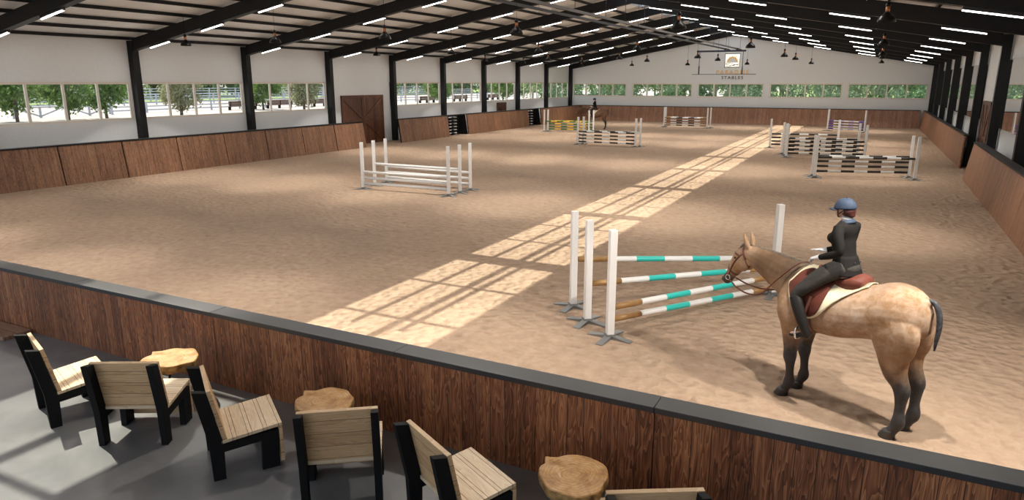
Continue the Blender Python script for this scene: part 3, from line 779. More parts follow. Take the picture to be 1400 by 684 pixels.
# ------------------------------------------------------------------ horses and riders
from mathutils.bvhtree import BVHTree
def horse_coat(name, tan, pale, dark, leg):
    m, t, b = nt(name)
    v = mapped(t)
    sp = t.nodes.new('ShaderNodeSeparateXYZ'); t.links.new(v, sp.inputs[0])
    x, y, z = sp.outputs
    n1 = noise(t, v, 3.2, 4, 0.6); n2 = noise(t, v, 11, 5, 0.65, 0.4); n3 = noise(t, mapped(t, (1, 1, 0.35)), 16, 4, 0.6)
    f = math_(t, 'ADD', math_(t, 'MULTIPLY', n1, 0.5), math_(t, 'MULTIPLY', n2, 0.5))
    c = ramp(t, f, [(0.35, tan), (0.5, tuple((a + p) / 2 for a, p in zip(tan, pale))), (0.66, pale)])
    # greyer smoky hair on the upper neck, tan on head, chest and belly
    up = node(t, 'ShaderNodeMapRange'); t.links.new(x, up.inputs[0]); up.inputs[1].default_value = 0.35; up.inputs[2].default_value = 0.75
    uz = node(t, 'ShaderNodeMapRange'); t.links.new(z, uz.inputs[0]); uz.inputs[1].default_value = 1.30; uz.inputs[2].default_value = 1.52
    hx = node(t, 'ShaderNodeMapRange'); t.links.new(x, hx.inputs[0]); hx.inputs[1].default_value = 1.42; hx.inputs[2].default_value = 1.25
    nk = math_(t, 'MULTIPLY', math_(t, 'MULTIPLY', up.outputs[0], uz.outputs[0]), math_(t, 'MULTIPLY', hx.outputs[0], math_(t, 'ADD', 0.5, math_(t, 'MULTIPLY', n3, 0.9))))
    nk = math_(t, 'MINIMUM', nk, 0.92)
    c = mix(t, nk, c, dark)
    fx = node(t, 'ShaderNodeMapRange'); t.links.new(x, fx.inputs[0]); fx.inputs[1].default_value = 0.55; fx.inputs[2].default_value = 1.0
    c = mix(t, math_(t, 'MULTIPLY', fx.outputs[0], 0.45), c, tuple(v * 0.85 for v in tan), 'MIX')
    # warmer tan along belly and stifles
    bz = node(t, 'ShaderNodeMapRange'); bz.inputs[1].default_value = 1.32; bz.inputs[2].default_value = 0.92
    t.links.new(math_(t, 'ADD', z, math_(t, 'MULTIPLY', math_(t, 'SUBTRACT', n2, 0.5), 0.5)), bz.inputs[0])
    c = mix(t, math_(t, 'MULTIPLY', bz.outputs[0], 0.75), c, tuple(v * 0.9 for v in tan))
    # dark points: legs and muzzle
    lz = node(t, 'ShaderNodeMapRange'); lz.inputs[1].default_value = 0.88; lz.inputs[2].default_value = 0.60
    t.links.new(math_(t, 'ADD', z, math_(t, 'MULTIPLY', math_(t, 'SUBTRACT', n2, 0.5), 0.25)), lz.inputs[0])
    c = mix(t, lz.outputs[0], c, leg)
    lz2 = math_(t, 'MULTIPLY', lz.outputs[0], math_(t, 'MULTIPLY', n2, 0.14))
    c = mix(t, lz2, c, (0.5, 0.5, 0.52))
    mz = node(t, 'ShaderNodeMapRange'); mz.inputs[1].default_value = 1.60; mz.inputs[2].default_value = 1.71
    t.links.new(math_(t, 'ADD', math_(t, 'MULTIPLY', x, 0.6), math_(t, 'MULTIPLY', math_(t, 'SUBTRACT', 2.1, z), 0.8)), mz.inputs[0])
    c = mix(t, math_(t, 'MULTIPLY', mz.outputs[0], 0.9), c, (0.045, 0.04, 0.04))
    t.links.new(c, b.inputs['Base Color']); b.inputs['Roughness'].default_value = 0.6; b.inputs['Specular IOR Level'].default_value = 0.2
    bump(t, b, n2, 0.12, 0.01)
    return m
M['buckskin'] = horse_coat('buckskin_coat', (0.26, 0.140, 0.062), (0.50, 0.38, 0.285), (0.055, 0.042, 0.032), (0.011, 0.011, 0.0125))
M['bay'] = horse_coat('bay_coat', (0.13, 0.064, 0.034), (0.25, 0.145, 0.09), (0.05, 0.033, 0.026), (0.015, 0.013, 0.012))
M['horse_hair'] = noisy('dark_grey_horse_hair', (0.018, 0.018, 0.021), (0.075, 0.075, 0.082), 30, 0.6, spec=0.2)
M['mane_hair'] = noisy('brown_grey_mane', (0.06, 0.045, 0.035), (0.16, 0.12, 0.09), 25, 0.6)
M['hoof'] = plain('dark_hoof', (0.03, 0.03, 0.028), 0.5)
M['eye'] = plain('dark_eye', (0.01, 0.007, 0.005), 0.1)
M['leather'] = plain('brown_bridle_leather', (0.10, 0.030, 0.018), 0.4)
M['saddle_leather'] = noisy('red_brown_saddle_leather', (0.095, 0.025, 0.016), (0.14, 0.04, 0.026), 6, 0.6, spec=0.25)
M['pad_cream'] = plain('cream_saddle_pad', (0.76, 0.69, 0.48), 0.85)
M['steel'] = plain('polished_steel', (0.75, 0.75, 0.76), 0.22, 1.0)
def cr(tab, x):
    """smooth interpolation through (x, values...) rows sorted by x"""
    for i in range(len(tab) - 1):
        if x <= tab[i + 1][0] or i == len(tab) - 2: break
    p0, p1, p2, p3 = tab[max(i - 1, 0)], tab[i], tab[i + 1], tab[min(i + 2, len(tab) - 1)]
    u = (x - p1[0]) / (p2[0] - p1[0]); out = []
    for a, b, c, d in zip(p0[1:], p1[1:], p2[1:], p3[1:]):
        out.append(0.5 * (2 * b + (c - a) * u + (2 * a - 5 * b + 4 * c - d) * u * u + (3 * b - a - 3 * c + d) * u ** 3))
    return out
def limb(mb, rows, n=14, steps=5):
    """rows: (x, y, z, r_sagittal, r_lateral); smooth tube with closed round ends"""
    tab = [(float(i), *r) for i, r in enumerate(rows)]
    N = (len(rows) - 1) * steps
    pts, rad = [], []
    for i in range(N + 1):
        x, y, z, a, b = cr(tab, i / steps); pts.append((x, y, z)); rad.append((max(a, 0.004), max(b, 0.004)))
    return mb.tube(pts, rad, n)
def ellipsoid(mb, c, r, n=14, rings_=9):
    rs = []
    for j in range(rings_):
        a = -math.pi / 2 + math.pi * (j + 0.5) / rings_
        rs.append([(c[0] + r[0] * math.cos(a) * math.cos(6.2832 * k / n), c[1] + r[1] * math.cos(a) * math.sin(6.2832 * k / n), c[2] + r[2] * math.sin(a)) for k in range(n)])
    return mb.rings(rs)
TORSO = [(-0.83, 1.34, 0.07, 0.12), (-0.76, 1.37, 0.19, 0.22), (-0.62, 1.38, 0.265, 0.30), (-0.42, 1.36, 0.295, 0.335), (-0.18, 1.295, 0.285, 0.315), (0.08, 1.245, 0.29, 0.335), (0.34, 1.24, 0.28, 0.355), (0.56, 1.275, 0.25, 0.365), (0.74, 1.26, 0.225, 0.31), (0.87, 1.22, 0.165, 0.215), (0.95, 1.19, 0.07, 0.10)]
def build_horse(loc, rz, label):
    root = empty('horse', loc, rz, label, 'horse', 'horses in the arena')
    b = MB()
    rs = []
    for i in range(41):
        s = -0.83 + 1.78 * i / 40
        zc, w_, h_ = cr(TORSO, s)
        rs.append([(s, w_ * math.cos(a) * (1 - 0.13 * math.sin(a)), zc + h_ * math.sin(a)) for a in [6.2832 * k / 24 for k in range(24)]])
    b.rings(rs)
    limb(b, [(0.50, 0, 1.33, 0.33, 0.17), (0.74, 0, 1.40, 0.29, 0.155), (0.96, 0, 1.475, 0.235, 0.125), (1.16, 0, 1.545, 0.185, 0.105), (1.34, 0, 1.60, 0.145, 0.092), (1.47, 0, 1.625, 0.115, 0.085)])
    limb(b, [(1.40, 0, 1.70, 0.05, 0.05), (1.465, 0, 1.635, 0.118, 0.088), (1.545, 0, 1.545, 0.142, 0.102), (1.615, 0, 1.455, 0.118, 0.092), (1.675, 0, 1.365, 0.088, 0.068), (1.725, 0, 1.285, 0.070, 0.056), (1.765, 0, 1.22, 0.068, 0.058), (1.79, 0, 1.175, 0.045, 0.045)])
    for s in (-1, 1):
        ellipsoid(b, (1.50, s * 0.055, 1.50), (0.105, 0.045, 0.11))          # cheek
        ellipsoid(b, (1.590, s * 0.077, 1.575), (0.04, 0.022, 0.03))        # brow
        ellipsoid(b, (1.80, s * 0.040, 1.225), (0.03, 0.022, 0.035))        # nostril
        # ears
        limb(b, [(1.45, s * 0.048, 1.72, 0.028, 0.034), (1.465, s * 0.064, 1.785, 0.030, 0.042), (1.49, s * 0.072, 1.86, 0.020, 0.028), (1.512, s * 0.070, 1.92, 0.005, 0.007)], 10)
        y = s * 0.165
        ds = 0.0 if s > 0 else 0.015
        # foreleg
        limb(b, [(0.60, s * 0.12, 1.36, 0.16, 0.10), (0.70, s * 0.15, 1.14, 0.17, 0.118), (0.665, y, 0.96, 0.140, 0.098), (0.645, y, 0.80, 0.114, 0.092), (0.64 + ds, y, 0.62, 0.084, 0.076), (0.64 + ds, y, 0.52, 0.080, 0.076), (0.628 + ds, y, 0.42, 0.055, 0.053), (0.62 + ds, y, 0.30, 0.050, 0.047), (0.618 + ds, y, 0.20, 0.070, 0.062), (0.65 + ds, y, 0.12, 0.052, 0.052), (0.672 + ds, y, 0.085, 0.058, 0.056), (0.68 + ds, y, 0.07, 0.03, 0.03)])
        # hind leg
        limb(b, [(-0.42, s * 0.13, 1.44, 0.20, 0.13), (-0.535, s * 0.155, 1.20, 0.265, 0.15), (-0.565, y, 1.02, 0.225, 0.128), (-0.575, y, 0.88, 0.165, 0.112), (-0.61, y, 0.75, 0.130, 0.102), (-0.67, y, 0.65, 0.098, 0.080), (-0.70, y, 0.575, 0.090, 0.073), (-0.705, y, 0.47, 0.066, 0.058), (-0.705, y, 0.34, 0.054, 0.050), (-0.708, y, 0.21, 0.073, 0.064), (-0.672, y, 0.12, 0.055, 0.054), (-0.65, y, 0.085, 0.060, 0.057), (-0.642, y, 0.07, 0.03, 0.03)])
    ellipsoid(b, (-0.745, 0, 1.545), (0.07, 0.05, 0.06))                    # dock
    ellipsoid(b, (0.44, 0, 1.60), (0.20, 0.075, 0.065))                     # withers
    body = fused(b, 'body', M['buckskin'], root, 0.012, 4)
    bv = BVHTree.FromPolygons([v.co.copy() for v in body.data.vertices], [tuple(p.vertices) for p in body.data.polygons])
    for s in (-1, 1):
        y = s * 0.165
        for hx in ((0.685 + (0 if s > 0 else 0.015)), -0.632):
            m = MB()
            def hr(z, dx, k): return [(hx + dx + (0.076 if math.cos(a) > 0 else 0.064) * k * math.cos(a), y + 0.069 * k * math.sin(a), z) for a in [6.2832 * q / 18 for q in range(18)]]
            m.rings([hr(0.0, 0.02, 1.22), hr(0.012, 0.02, 1.24), hr(0.075, 0.0, 1.0), hr(0.098, -0.012, 0.9)])
            m.build('hoof', M['hoof'], root, True)
        m = MB(); ellipsoid(m, (1.602, s * 0.094, 1.562), (0.017, 0.012, 0.014), 10, 7); m.build('eye', M['eye'], root, True)
    m = MB(); limb(m, [(-0.755, 0, 1.575, 0.026, 0.026), (-0.83, 0, 1.56, 0.028, 0.028), (-0.89, 0.01, 1.46, 0.028, 0.030), (-0.91, 0.02, 1.32, 0.026, 0.028), (-0.905, 0.03, 1.18, 0.020, 0.022), (-0.90, 0.03, 1.07, 0.008, 0.008)], 12); m.build('tail', M['horse_hair'], root, True)
    m = MB(); pts = []
    rows = []
    for i in range(15):
        f = i / 14; sx = 1.46 - 0.92 * f
        h = bv.ray_cast(Vector((sx, -0.012, 2.2)), Vector((0, 0, -1)))
        rows.append((sx, -0.02, h[0].z - 0.012, 0.032 * (0.5 + 1.2 * f * (1 - f) * 2), 0.03))
    limb(m, rows, 10, 2); m.build('mane', M['mane_hair'], root, True)
    m = MB(); limb(m, [(1.44, -0.01, 1.755, 0.03, 0.03), (1.53, 0.0, 1.745, 0.028, 0.03), (1.61, 0.005, 1.65, 0.016, 0.022), (1.64, 0.005, 1.60, 0.004, 0.006)], 10); m.build('forelock', M['mane_hair'], root, True)
    return root, body, bv
def side_sheet(bv, s0, s1, zbot, ztop, off, ns=30, nz=14):
    """draped sheet on both flanks; zbot/ztop are tables over s"""
    m = MB()
    for sg in (-1, 1):
        g = []
        for i in range(ns + 1):
            s = s0 + (s1 - s0) * i / ns
            top = bv.ray_cast(Vector((s, 0, 2.2)), Vector((0, 0, -1)))[0].z - 0.004
            zb = cr(zbot, s)[0]; zt = min(top, cr(ztop, s)[0]); row = []
            for k in range(nz + 1):
                f = k / nz; z = zb + (zt - zb) * (1 - (1 - f) ** 2)
                h = bv.ray_cast(Vector((s, sg * 1.2, z)), Vector((0, -sg, 0)))
                yy = abs(h[0].y) if h[0] is not None else 0.0
                nn = h[1] if h[0] is not None else Vector((0, 0, 1))
                row.append((s, sg * max(yy, 0) + sg * off * max(abs(nn.y), 0.15), z + off * max(0, nn.z)))
            if zt >= top - 0.003: row.append((s, 0.0, top + off + 0.004))
            else: row.append(row[-1])
            g.append(row)
        nk = nz + 2
        vs = [p for r in g for p in r]
        m.add(vs, [(i * nk + k, i * nk + k + 1, (i + 1) * nk + k + 1, (i + 1) * nk + k) for i in range(ns) for k in range(nk - 1)])
    return m
def strap(bv, c, u, v, off, wd, name, mat, parent, n=40, a0=0, a1=360):
    """flat band around the body through the plane c,u,v"""
    c = Vector(c); u = Vector(u).normalized(); v = Vector(v).normalized(); w_ = u.cross(v).normalized()
    ra, rb = [], []
    for i in range(n + 1):
        a = R(a0 + (a1 - a0) * i / n); d = u * math.cos(a) + v * math.sin(a); row = []
        for k in (-1, 1):
            cc = c + w_ * (k * wd / 2)
            h = bv.ray_cast(cc + d * 1.0, -d, 1.0)
            p = h[0] if h[0] is not None else cc + d * 0.05
            row.append(p)
        ra.append([row[0] - d * 0.004, row[1] - d * 0.004, row[1] + d * off, row[0] + d * off])
    m = MB().rings(ra); return m.build(name, mat, parent)
def build_tack(bv, loc, rz, which):
    sad = empty('saddle', loc, rz, 'red-brown leather saddle with steel stirrups on the %s horse' % which, 'saddle', 'saddles')
    pad = empty('saddle_pad', loc, rz, 'cream saddle pad under the saddle of the %s horse' % which, 'saddle pad', 'saddle pads')
    zb = [(-0.18, 1.585), (-0.08, 1.52), (0.04, 1.43), (0.14, 1.33), (0.24, 1.20), (0.34, 1.125), (0.46, 1.11), (0.56, 1.15), (0.64, 1.235), (0.70, 1.345), (0.735, 1.44)]
    zt = [(-0.18, 2.0), (0.52, 2.0), (0.56, 1.70), (0.62, 1.62), (0.68, 1.54), (0.735, 1.46)]
    o = side_sheet(bv, -0.18, 0.735, zb, zt, 0.014).build('pad_cloth', M['pad_cream'], pad, True)
    md = o.modifiers.new('thick', 'SOLIDIFY'); md.thickness = 0.012; md.offset = 1
    zb2 = [(0.18, 1.55), (0.23, 1.33), (0.28, 1.20), (0.36, 1.145), (0.48, 1.165), (0.57, 1.22), (0.645, 1.31), (0.70, 1.42)]
    zt2 = [(0.18, 1.60), (0.50, 1.63), (0.60, 1.585), (0.70, 1.45)]
    o = side_sheet(bv, 0.18, 0.70, zb2, zt2, 0.034).build('flap', M['saddle_leather'], sad, True)
    md = o.modifiers.new('thick', 'SOLIDIFY'); md.thickness = 0.016; md.offset = 1
    m = MB(); rs = []
    prof = [(-0.13, 0.10, 1.665), (-0.10, 0.165, 1.70), (-0.04, 0.195, 1.715), (0.03, 0.20, 1.69), (0.12, 0.19, 1.672), (0.22, 0.16, 1.668), (0.32, 0.125, 1.685), (0.40, 0.10, 1.71), (0.46, 0.075, 1.715), (0.49, 0.05, 1.69)]
    for s, hw, zt_ in [(a_, b_ * 0.86, c_ - 0.012) for a_, b_, c_ in prof]:
        bt = bv.ray_cast(Vector((s, 0, 2.2)), Vector((0, 0, -1)))[0].z + 0.005
        row = []
        for k in range(17):
            a = math.pi * k / 16; row.append((s, hw * math.cos(a), zt_ - 0.045 * (abs(math.cos(a)) ** 2.2) if True else 0))
        for k in range(17):
            y = -hw + 2 * hw * k / 16
            h = bv.ray_cast(Vector((s, y, 2.2)), Vector((0, 0, -1)))
            row.append((s, y, min(h[0].z + 0.012, zt_ - 0.06 if abs(y) > hw * 0.98 else h[0].z + 0.012)))
        rs.append(row)
    m.rings(rs).build('seat', M['saddle_leather'], sad, True)
    for s in (-1, 1):
        MB().bar((0.34, s * 0.345, 1.40), (0.415, s * 0.395, 1.02), 0.03, 0.008).build('stirrup_leather', M['leather'], sad)
        m = MB(); c = Vector((0.425, s * 0.388, 0.915)); loop = []
        for i in range(21):
            a = 6.2832 * i / 20; loop.append((c.x + 0.015 * math.sin(a), c.y + 0.064 * math.cos(a), c.z + 0.012 + 0.085 * max(math.sin(a), -0.45) ))
        m.tube(loop, 0.013, 8); m.build('stirrup', M['steel'], sad, True)
    strap(bv, (0.42, 0, 1.2), (0, 1, 0), (0, 0, 1), 0.012, 0.09, 'girth', M['leather'], sad, 30, 190, 350)
    br = empty('bridle', loc, rz, 'brown leather bridle with reins on the %s horse' % which, 'bridle', 'bridles')
    d = Vector((0.60, 0, -0.80)); nrm = Vector((0.80, 0, 0.60)); Y = Vector((0, 1, 0))
    strap(bv, (1.675, 0, 1.365), Y, nrm, 0.007, 0.022, 'noseband', M['leather'], br)
    strap(bv, (1.475, 0, 1.625), Y, Vector((0.42, 0, 0.9)).normalized(), 0.008, 0.024, 'headpiece', M['leather'], br, 40, -35, 215)
    strap(bv, (1.53, 0, 1.60), Y, Vector((0.95, 0, 0.2)), 0.007, 0.02, 'browband', M['leather'], br, 30, 0, 180)
    strap(bv, (1.46, 0, 1.585), Y, Vector((-0.45, 0, -0.9)), 0.006, 0.014, 'throat_strap', M['leather'], br, 30, 0, 180)
    for s in (-1, 1):
        pts = []
        for i in range(9):
            f = i / 8; x = 1.487 + (1.715 - 1.487) * f + 0.03 * math.sin(3.14 * f); z = 1.65 + (1.285 - 1.65) * f
            h = bv.ray_cast(Vector((x, s * 0.6, z)), Vector((0, -s, 0)))
            pts.append((x, (h[0].y if h[0] is not None else s * 0.06) + s * 0.005, z))
        MB().tube(pts, [(0.010, 0.006)] * 9, 8).build('cheekpiece', M['leather'], br, True)
        h = bv.ray_cast(Vector((1.715, s * 0.6, 1.265)), Vector((0, -s, 0))); by = (h[0].y if h[0] is not None else s * 0.06) + s * 0.010
        MB().tube([(1.715 + 0.034 * math.cos(6.2832 * i / 16), by, 1.265 + 0.034 * math.sin(6.2832 * i / 16)) for i in range(17)], 0.006, 8).build('bit_ring', M['steel'], br, True)
        rp = [(1.70, by, 1.25), (1.52, s * 0.12, 1.18), (1.30, s * 0.175, 1.16), (1.10, s * 0.19, 1.22), (0.92, s * 0.195, 1.42), (0.76, s * 0.165, 1.60), (0.66, s * 0.10, 1.70), (0.60, s * 0.02, 1.705)]
        m = MB(); limb(m, [(*p, 0.011, 0.007) for p in rp], 8, 6); m.build('rein', M['leather'], br, True)
    return [sad, pad, br]
M['skin'] = plain('skin', (0.55, 0.33, 0.24), 0.55)
M['jacket'] = noisy('black_riding_jacket', (0.012, 0.011, 0.010), (0.015, 0.014, 0.013), 40, 0.85, spec=0.12)
M['breeches'] = noisy('charcoal_breeches', (0.034, 0.032, 0.029), (0.046, 0.044, 0.040), 30, 0.9, spec=0.15)
M['boot'] = plain('black_boot_leather', (0.010, 0.009, 0.008), 0.45, 0.0, 0.3)
M['glove'] = plain('white_glove', (0.80, 0.80, 0.80), 0.7)
M['helmet'] = plain('slate_blue_helmet', (0.034, 0.050, 0.082), 0.65, 0.0, 0.2)
M['auburn'] = noisy('auburn_hair', (0.03, 0.006, 0.005), (0.065, 0.013, 0.010), 40, 0.5)
M['lip'] = plain('lip', (0.40, 0.14, 0.12), 0.5)
M['white_cloth'] = plain('white_stock_collar', (0.8, 0.8, 0.79), 0.8)
RT = [(1.66, 0.15, 0.135, 0.180), (1.75, 0.155, 0.130, 0.178), (1.84, 0.18, 0.112, 0.155), (1.92, 0.20, 0.108, 0.150), (2.00, 0.215, 0.112, 0.156), (2.08, 0.232, 0.116, 0.162), (2.16, 0.215, 0.108, 0.182), (2.22, 0.205, 0.088, 0.185), (2.26, 0.205, 0.065, 0.12), (2.29, 0.21, 0.05, 0.06)]
def torso_rings(mb, grow, z0=1.64, z1=2.285, n=18, N=24):
    rs = []
    for i in range(N + 1):
        z = z0 + (z1 - z0) * i / N
        s, dx, dy = cr(RT, z)
        rs.append([(s + (dx + grow) * math.cos(a), (dy + grow) * math.sin(a), z) for a in [6.2832 * k / n for k in range(n)]])
    mb.rings(rs)
ARM = {1: [(0.20, 0.165, 2.215), (0.155, 0.235, 2.12), (0.105, 0.265, 1.965), (0.23, 0.245, 1.895), (0.385, 0.195, 1.835)],
       -1: [(0.20, -0.165, 2.215), (0.22, -0.200, 2.12), (0.255, -0.195, 1.965), (0.38, -0.16, 1.895), (0.50, -0.11, 1.855)]}
ARR = [0.066, 0.056, 0.047, 0.044, 0.032]
LEG = [(0.15, 0.085, 1.74), (0.28, 0.20, 1.66), (0.425, 0.315, 1.50), (0.515, 0.36, 1.375), (0.45, 0.385, 1.22), (0.37, 0.385, 1.07), (0.325, 0.385, 0.985)]
LGR = [0.115, 0.105, 0.083, 0.068, 0.060, 0.046, 0.040]
def hand(mb, wrist, fwd, up, s, curl):
    """palm, four unequal curled fingers and a thumb from the side of the palm"""
    w_ = Vector(wrist); f = Vector(fwd).normalized(); u = Vector(up).normalized(); u = (u - f * u.dot(f)).normalized(); sd = f.cross(u) * s
    # sd: across the knuckles
    pc = w_ + f * 0.05
    limb(mb, [(*(w_ - f * 0.012), 0.028, 0.026), (*(w_ + f * 0.02), 0.028, 0.034), (*(w_ + f * 0.06), 0.022, 0.042), (*(w_ + f * 0.092), 0.016, 0.040)] if abs(sd.y) > 0.5 else
         [(*(w_ - f * 0.012), 0.026, 0.028), (*(w_ + f * 0.02), 0.034, 0.026), (*(w_ + f * 0.06), 0.042, 0.020), (*(w_ + f * 0.092), 0.040, 0.016)], 12)
    for k, L in enumerate((0.070, 0.080, 0.074, 0.058)):
        b0 = w_ + f * 0.085 + sd * (0.030 - 0.020 * k)
        p1 = b0 + f * (L * 0.45) - u * (L * 0.45 * math.sin(curl) * 0.6)
        d2 = f * math.cos(curl) - u * math.sin(curl); d3 = f * math.cos(curl * 1.8) - u * math.sin(curl * 1.8)
        p2 = p1 + d2 * (L * 0.33); p3 = p2 + d3 * (L * 0.28)
        limb(mb, [(*b0, 0.0095, 0.0095), (*p1, 0.009, 0.009), (*p2, 0.008, 0.008), (*p3, 0.006, 0.006)], 8, 3)
    t0 = w_ + f * 0.03 + sd * 0.034
    limb(mb, [(*t0, 0.013, 0.013), (*(t0 + f * 0.03 + sd * 0.020 - u * 0.006), 0.011, 0.011), (*(t0 + f * 0.058 + sd * 0.020 - u * 0.014), 0.008, 0.008)], 8, 3)
def build_rider(loc, rz, label):
    root = empty('person', loc, rz, label, 'person', 'riders')
    b = MB()
    torso_rings(b, -0.012)
    for s in (-1, 1):
        limb(b, [(*p, r - 0.010, r - 0.010) for p, r in zip(ARM[s], ARR)])
        limb(b, [(p[0], s * p[1], p[2], r - 0.010, r - 0.010) for p, r in zip(LEG, LGR)] + [(0.34, s * 0.385, 0.95, 0.034, 0.032), (0.46, s * 0.39, 0.925, 0.028, 0.036), (0.52, s * 0.39, 0.915, 0.016, 0.026)])
    limb(b, [(0.205, 0, 2.24, 0.055, 0.06), (0.22, 0, 2.31, 0.050, 0.048), (0.24, 0, 2.37, 0.052, 0.050)])
    ellipsoid(b, (0.245, 0, 2.43), (0.095, 0.076, 0.095)); ellipsoid(b, (0.285, 0, 2.365), (0.062, 0.056, 0.066)); ellipsoid(b, (0.318, 0, 2.325), (0.028, 0.026, 0.020))
    limb(b, [(0.338, 0, 2.412, 0.008, 0.008), (0.353, 0, 2.388, 0.013, 0.012), (0.350, 0, 2.374, 0.011, 0.014)], 8)
    for s in (-1, 1): ellipsoid(b, (0.235, s * 0.078, 2.385), (0.020, 0.010, 0.030), 10, 7)
    for s, cv, fw in ((1, 0.75, (0.96, -0.12, -0.22)), (-1, 0.16, (0.97, 0.05, -0.06))):
        hb = ARM[s][-1]
    fused(b, 'body', M['skin'], root, 0.010, 4)
    for s in (-1, 1):
        m = MB(); ellipsoid(m, (0.333, s * 0.030, 2.412), (0.008, 0.011, 0.007), 8, 6); m.build('eye', M['eye'], root, True)
    m = MB(); ellipsoid(m, (0.344, 0, 2.347), (0.006, 0.020, 0.006), 10, 6); m.build('mouth', M['lip'], root, True)
    j = MB(); torso_rings(j, 0.006, 1.655, 2.275)
    for s in (-1, 1):
        limb(j, [(*p, r, r) for p, r in zip(ARM[s], ARR)])
        ellipsoid(j, (0.305, s * 0.068, 2.065), (0.075, 0.070, 0.068))
    # skirt of the jacket over the hips
    rs = []
    for i in range(5):
        z = 1.87 - 0.05 * i
        rs.append([(0.175 - 0.006 * i + (0.118 + 0.012 * i) * math.cos(a), (0.160 + 0.012 * i) * math.sin(a), z) for a in [6.2832 * k / 18 for k in range(18)]])
    j.rings(rs)
    jk = fused(j, 'jacket', M['jacket'], root, 0.010, 5)
    for p in ((0.03, 0.055, 1.82), (0.03, -0.055, 1.82)):
        m = MB(); ellipsoid(m, p, (0.008, 0.008, 0.008), 8, 6); m.build('button', M['helmet'], jk, True)
    q = MB()
    ellipsoid(q, (0.15, 0, 1.735), (0.15, 0.18, 0.10))
    for s in (-1, 1): limb(q, [(p[0], s * p[1], p[2], r, r) for p, r in zip(LEG[:5], LGR)])
    fused(q, 'breeches', M['breeches'], root, 0.011, 5)
    for s in (-1, 1):
        m = MB()
        limb(m, [(0.520, s * 0.362, 1.365, 0.073, 0.072), (0.480, s * 0.38, 1.28, 0.072, 0.069), (0.418, s * 0.388, 1.15, 0.066, 0.062), (0.357, s * 0.388, 1.03, 0.055, 0.052), (0.326, s * 0.388, 0.965, 0.048, 0.046), (0.316, s * 0.388, 0.93, 0.03, 0.03)])
        limb(m, [(0.275, s * 0.388, 0.950, 0.022, 0.026), (0.305, s * 0.388, 0.948, 0.042, 0.037), (0.37, s * 0.39, 0.935, 0.038, 0.037), (0.45, s * 0.393, 0.915, 0.028, 0.040), (0.515, s * 0.395, 0.900, 0.020, 0.032), (0.54, s * 0.395, 0.896, 0.006, 0.010)])
        fused(m, 'boot', M['boot'], root, 0.008, 4)
        g = MB()
        if s > 0: hand(g, ARM[1][-1], (0.92, -0.10, -0.30), (0.25, 0.30, 0.92), 1, 0.85)
        else: hand(g, ARM[-1][-1], (0.98, 0.06, -0.10), (0.10, -0.25, 0.96), -1, 0.18)
        limb(g, [(*(Vector(ARM[s][-1]) - (Vector(ARM[s][-1]) - Vector(ARM[s][-2])).normalized() * 0.03), 0.036, 0.036), (*ARM[s][-1], 0.034, 0.034)], 10, 2)
        fused(g, 'glove', M['glove'], root, 0.005, 2, 0.4)
    # helmet, straps, hair, collars
    m = MB(); rs = []
    for i in range(12):
        a = math.pi / 2 * i / 11.3
        r = math.cos(a) ** 0.8 if i else 1
        rs.append([(0.248 + 0.124 * r * math.cos(k_) + (0.0), 0.100 * r * math.sin(k_), 2.405 - 0.012 * math.cos(k_) * (1 - i / 11) + 0.122 * math.sin(a)) for k_ in [6.2832 * k / 24 for k in range(24)]])
    m.rings(rs)
    hl = m.build('helmet', M['helmet'], root, True)
    m = MB(); top, bot = [], []
    for i in range(15):
        a = R(-62 + 124 * i / 14); top.append((0.248 + 0.118 * math.cos(a), 0.098 * math.sin(a))); e = 0.070 * math.cos(a * 1.35) ** 0.7 if abs(a * 1.35) < 1.57 else 0
        bot.append((0.248 + (0.122 + e) * math.cos(a), 0.100 * math.sin(a) * 1.02))
    rs = [[(a[0], a[1], 2.402), (b_[0], b_[1], 2.386), (b_[0], b_[1], 2.380), (a[0], a[1], 2.390)] for a, b_ in zip(top, bot)]
    m.rings(rs); m.build('peak', M['helmet'], hl, True)
    m = MB(); ellipsoid(m, (0.248, 0, 2.528), (0.012, 0.012, 0.007), 10, 6); m.build('helmet_button', M['jacket'], hl, True)
    for s in (-1, 1):
        MB().tube([(0.285, s * 0.083, 2.41), (0.288, s * 0.072, 2.355), (0.302, s * 0.03, 2.306), (0.306, 0, 2.300)], 0.006, 8).build('chin_strap', M['boot'], hl, True)
        MB().tube([(0.205, s * 0.090, 2.41), (0.255, s * 0.080, 2.362), (0.290, s * 0.066, 2.345)], 0.005, 8).build('harness_strap', M['boot'], hl, True)
    m = MB(); ellipsoid(m, (0.205, 0, 2.385), (0.078, 0.083, 0.072)); ellipsoid(m, (0.170, 0, 2.345), (0.045, 0.055, 0.035)); fused(m, 'hair', M['auburn'], root, 0.008, 4)
    m = MB().lathe([(0.056, 0.0), (0.060, 0.0), (0.057, 0.042), (0.053, 0.042)], 20, (0.214, 0, 2.282)); m.build('stock_collar', M['white_cloth'], root, True)
    m = MB(); rs = []
    for r, z in ((0.098, 2.243), (0.090, 2.258), (0.070, 2.280), (0.062, 2.284)):
        rs.append([(0.205 + r * (0.92 if r > 0.09 else 0.98) * math.cos(k_) , r * 1.12 * math.sin(k_), z - 0.02 * math.cos(k_)) for k_ in [6.2832 * k / 20 for k in range(20)]])
    m.rings(rs); m.build('jacket_collar', M['helmet'], root, True)
    return root
HD = math.atan2(0.467, -0.884)
HC = (0.034, 8.474, 0.0)
near_h, near_body, hbv = build_horse(HC, HD, 'pale buckskin horse with dark legs standing by the turquoise fan jump')
tack = build_tack(hbv, HC, HD, 'near buckskin')
near_r = build_rider(HC, HD, 'person in black jacket and blue helmet sitting on the near buckskin horse')
FC, FD = (-20.35, 54.75, 0.0), math.atan2(-0.30, -0.95)
